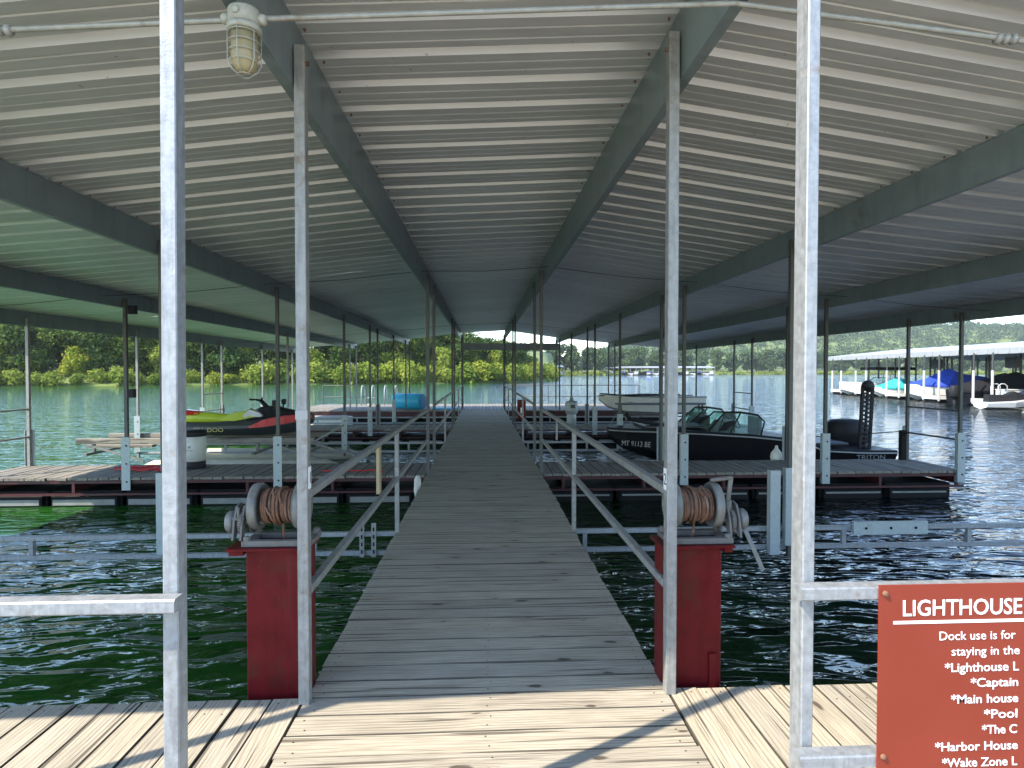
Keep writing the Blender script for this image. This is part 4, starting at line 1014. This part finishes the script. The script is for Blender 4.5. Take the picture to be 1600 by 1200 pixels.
# ------------------------------------------------------------------ neighbouring covered dock (right)
def fx(y): return 22.9+.136*y
nd = thing('neighbour_dock', 'neighbouring covered dock with pale roof edge and white posts on the right', 'boat dock', (0, 0, 0))
m = MB()
def roof_ring(y, x0): return [(x0, y, 2.42), (x0, y, 2.74), (x0+7, y, 3.45), (x0+14, y, 2.74), (x0+14, y, 2.42), (x0+7, y, 3.1)]
m.loft([roof_ring(y, fx(y)+.4) for y in (16, 24, 32, 40, 51.5)]); fixn(m.build('roof', 'light_roof', nd))
ribm = MB()
for y in np.arange(16, 51.5, .8): ribm.box2((fx(y)+.36, y, 2.44), (fx(y)+.398, y+.12, 2.72))
o = ribm.build('fascia_rib', 'light_roof', nd)
FY = [22.5, 26.8, 31.1, 35.6, 39.9, 44.3, 48.3]
for y in FY:
    x0 = fx(y)
    p = MB(); p.box2((x0, y-.65, WZ+.28), (x0+8, y+.65, WZ+.42)); d = p.build('finger', 'grey_wood', nd)
    MB().box2((x0+.02, y-.668, WZ+.2), (x0+8, y-.652, WZ+.41)).box2((x0-.018, y-.668, WZ+.2), (x0-.002, y+.668, WZ+.41)).build('trim', 'white_plastic', nd)
    MB().box2((x0+.1, y-.55, WZ-.2), (x0+7.5, y+.55, WZ+.279)).build('float', 'dark_float', nd)
    for yy in (y-.62, y+.62):
        MB().cbox((x0+.02, yy-.04, WZ+.1), (x0+.12, yy+.04, 1.55), .01).build('white_post', 'white_paint', nd)
        MB().box2((x0+.05, yy-.03, 1.551), (x0+.11, yy+.03, 2.5)).build('post', 'dark_post', nd)
        for dx in (3.2, 6.4, 9.5, 12.8): MB().box2((x0+dx, yy-.04, WZ+.4), (x0+dx+.09, yy+.04, 2.6)).build('post', 'dark_post', nd)
m = MB()
for i in range(len(FY)-1): m.box2((fx(FY[i])+8.0, FY[i]-.6, WZ+.26), (fx(FY[i])+9.6, FY[i+1]+.6, WZ+.40))
m.build('main_walk', 'grey_wood', nd)
def boat(x, y, ln, wd, hull, cover, label, cat='boat', bim=False, flip=1, high=.62, group=None, out=False, covered=True):
    t = thing('moored_boat', label, cat, (x, y, WZ), math.pi if flip < 0 else 0, group)
    q = [(-.5*ln, wd*.46, -.1, .1, high*.9), (-.2*ln, wd*.5, -.12, .08, high*.92), (.15*ln, wd*.48, -.1, .1, high), (.38*ln, wd*.30, .05, .25, high*1.05), (.5*ln, wd*.05, .35, .5, high*1.08)]
    m = MB(); m.loft([hring(*a) for a in q]); fixn(m.build('hull', hull, t))
    if covered:
        m = MB(); m.smooth = False; rr = random.Random(int(x*7+y))
        def cr(xx, w_, z0, z1): return [(xx, -w_, z0-.12), (xx, -w_*1.02, z0), (xx, -w_*.55, z1*.92+rr.uniform(-.05, .03)), (xx, 0, z1), (xx, w_*.55, z1*.92+rr.uniform(-.05, .03)), (xx, w_*1.02, z0), (xx, w_, z0-.12)]
        m.loft([cr(-.51*ln, wd*.42, high*.9, high*1.1), cr(-.35*ln, wd*.49, high*.92, high*1.55), cr(-.1*ln, wd*.51, high*.95, high*1.75), cr(.05*ln, wd*.50, high*.97, high*2.1), cr(.2*ln, wd*.47, high, high*1.6), cr(.38*ln, wd*.30, high*1.05, high*1.3), cr(.49*ln, wd*.06, high*1.08, high*1.15)]); fixn(m.build('cover', cover, t))
    else:
        m = MB(); m.cbox((-.35*ln, -wd*.35, high*.95), (-.1*ln, wd*.35, high*1.3), .05, 0); m.build('seats', 'white_plastic', t)
        m = MB(); m.smooth = True; m.tube([(.02*ln, -wd*.44, high), (-.06*ln, -wd*.38, high+.42), (-.06*ln, wd*.38, high+.42), (.02*ln, wd*.44, high)], .025, 6); m.build('windscreen_frame', 'black_plastic', t)
        m = MB(); m._add([(.02*ln, -wd*.44, high), (-.06*ln, -wd*.38, high+.41), (-.06*ln, wd*.38, high+.41), (.02*ln, wd*.44, high)], [(0, 1, 2, 3)]); m.build('windscreen_pane', 'teal_glass', t)
    if bim:
        m = MB(); m.cbox((-.42*ln, -wd*.45, 2.02), (.12*ln, wd*.45, 2.24), .08, 0); m.build('canopy', cover, t)
        m = MB()
        for sx in (-1, 1):
            for xx in (-.32, .0): m.bar((xx*ln+.5*.3, sx*wd*.43, high), (xx*ln, sx*wd*.42, 2.02), .03, .03)
        m.build('canopy_frame', 'worn_silver', t)
    if out:
        m = MB(); m.smooth = True; m.loft([[(a-.5*ln-.35, b, c) for a, b, c in oring(z, x0, x1, w_)] for z, x0, x1, w_ in ((.35, -.1, .28, .15), (.5, -.22, .34, .2), (.95, -.22, .34, .2), (1.1, -.1, .2, .12))]); m.cbox((-.5*ln-.36, -.06, -.4), (-.5*ln-.2, .06, .35), .02); fixn(m.build('outboard', 'black_plastic', t))
    return t
boat(fx(46.3)+2.4, 46.3, 6.0, 2.2, 'white_plastic', 'black_canvas', 'white and dark bowrider with black canopy at the far end of the neighbouring dock', bim=True, flip=-1, covered=False, high=1.0)
boat(fx(42.1)+1.9, 42.1, 4.0, 1.9, 'white_plastic', 'teal_canvas', 'white boat under a teal cover in the neighbouring dock', flip=-1, high=.72)
boat(fx(37.7)+2.9, 37.7, 6.4, 2.4, 'white_plastic', 'blue_canvas', 'white boat under a bright blue tarpaulin in the neighbouring dock', flip=-1, high=1.0)
boat(fx(33.3)+3.4, 33.3, 6.2, 2.3, 'black_paint', 'black_canvas', 'dark boat with black outboard at the neighbouring dock, right of the blue tarpaulin', out=True, high=.9)
boat(fx(29)+4.6, 29.0, 6.6, 2.4, 'white_plastic', 'navy_canvas', 'navy-covered boat behind the white railings of the neighbouring dock', high=.85)
boat(fx(24.6)+4.2, 24.6, 6.4, 2.4, 'black_paint', 'black_canvas', 'black-covered boat at the right edge of the neighbouring dock', high=.8, bim=True)
for yy, cc, wh in ((46.0, 'black_canvas', 'behind the bowrider'), (41.8, 'navy_canvas', 'behind the teal-covered boat'), (37.4, 'navy_canvas', 'behind the blue tarpaulin'), (33.0, 'black_canvas', 'behind the outboard'), (28.8, 'navy_canvas', 'behind the tubular ladder')):
    boat(fx(yy)+12.6, yy, 6.5, 2.4, 'black_paint', cc, 'dark covered boat deep under the neighbouring dock roof, '+wh, high=.85, group='dark covered boats at the back of the neighbouring dock')
t = thing('deck_ladder', 'white tubular ladder on the neighbouring dock finger', 'ladder', (fx(29)+.35, 30.55, WZ+.42))
m = MB(); m.smooth = True
for dx in (0, .4): m.tube([(dx, 0, 0), (dx, 0, .7), (dx+.15, 0, .82), (dx+.35, 0, .82), (dx+.5, 0, .7), (dx+.5, 0, 0)], .025, 8)
m.build('hoop', 'white_paint', t)
t = thing('deck_box', 'white dock box on the neighbouring dock finger', 'box', (fx(31.1)+1.5, 31.0, WZ+.42)); MB().cbox((-.5, -.3, 0), (.5, .3, .45), .03, 0).build('body', 'white_plastic', t); MB().cbox((-.52, -.32, .455), (.52, .32, .52), .02, 0).build('lid', 'white_paint', t)
for yy, lab in ((39.9, 'grey hanging box among the neighbouring dock posts'), (33.0, 'dark speaker box on a neighbouring dock post')):
    m = MB(); m.cbox((-.2, -.35, -.3), (.2, .35, .3), .02); o = m.build('hanging_box', 'charcoal', None, (fx(yy)+3.3, yy, 2.0)); tag(o, lab, 'box')
t = thing('floating_chair', 'white and black personal watercraft at the right end of the neighbouring dock', 'jet ski', (fx(29.2)-.3, 28.9, WZ)); t.name = 'personal_watercraft'
m = MB(); m.loft([hring(x, hw_, zk, zch, zs) for x, hw_, zk, zch, zs in ((-1.4, .45, 0, .12, .35), (0, .55, 0, .1, .4), (1, .4, .05, .2, .5), (1.5, .05, .3, .4, .55))]); fixn(m.build('hull', 'white_paint', t))
m = MB(); m.loft([ring2(*q) for q in ((-1.1, .35, .75, .2, .15), (-.2, .36, .72, .2, .15), (.3, .4, .9, .25, .15), (1.1, .5, .65, .2, .1))]); fixn(m.build('seat', 'black_plastic', t))

# ------------------------------------------------------------------ far marinas
def far_marina(x0, x1, y, label, roofcol, n, nb, sc=1.0):
    t = thing('distant_marina', label, 'marina', ((x0+x1)/2, y, WZ)); c = (x0+x1)/2
    m = MB(); m.loft([[(x, 0, 3.5), (x, 0, 3.8), (x, 6, 4.4), (x, 12, 3.8), (x, 12, 3.5)] for x in (x0-c, x1-c)]); fixn(m.build('roof', roofcol, t))
    for k in range(n+1): MB().box2((x0-c+(x1-x0)*k/n-.12, .2, 0), (x0-c+(x1-x0)*k/n+.12, .4, 3.49)).build('post', 'galvanised', t)
    MB().box2((x0-c, 5, .2), (x1-c, 6.5, .6)).build('walk', 'grey_wood', t)
    hulls = None
    for k in range(nb):
        x = x0+(x1-x0)*(k+.5)/nb; b = thing('distant_boat', 'small boat moored under the roof of '+label.split(' under')[0], 'boat', (x, y+1.2, WZ), math.pi/2+(math.pi if k % 2 else 0), 'boats at the '+label)
        m = MB(); m.loft([hring(-3, 1.1, 0, .3, .9), hring(1, 1.15, 0, .3, 1.0), hring(3, .1, .5, .7, 1.15)] if False else [hring(q[0], q[1], q[2], q[3], q[4]) for q in ((-3, 1.1, 0, .3, .9), (1, 1.15, 0, .3, 1.0), (3, .1, .5, .7, 1.15))]); fixn(m.build('hull', 'white_paint' if k % 3 else 'black_paint', b))
        m = MB(); m.cbox((-2, -.9, 1.0), (.6, .9, 1.9 if k % 2 else 1.5), .2, 0); m.build('cover', ['navy_canvas', 'white_plastic', 'black_canvas', 'blue_canvas'][k % 4], b)
far_marina(59, 116, 292, 'distant white-roofed marina by the far shore', 'light_roof', 20, 18)
far_marina(13, 33, 240, 'distant dark-roofed marina behind the point', 'beam_paint', 8, 6)

# ------------------------------------------------------------------ haze
HZ = MB(); HZ.box2((-260, -40, -1.6), (1480, 900, 112)); 
hm = bpy.data.materials.new('haze'); hm.use_nodes = True; MAT['haze'] = hm
hm.node_tree.nodes.clear(); pv = hm.node_tree.nodes.new('ShaderNodeVolumePrincipled'); pv.inputs['Density'].default_value = .00018; pv.inputs['Color'].default_value = (.86, .93, 1, 1); pv.inputs['Anisotropy'].default_value = .1
ho = hm.node_tree.nodes.new('ShaderNodeOutputMaterial'); hm.node_tree.links.new(pv.outputs[0], ho.inputs['Volume'])
o = HZ.build('haze', 'haze'); tag(o, 'thin summer haze over the lake', kind='stuff')
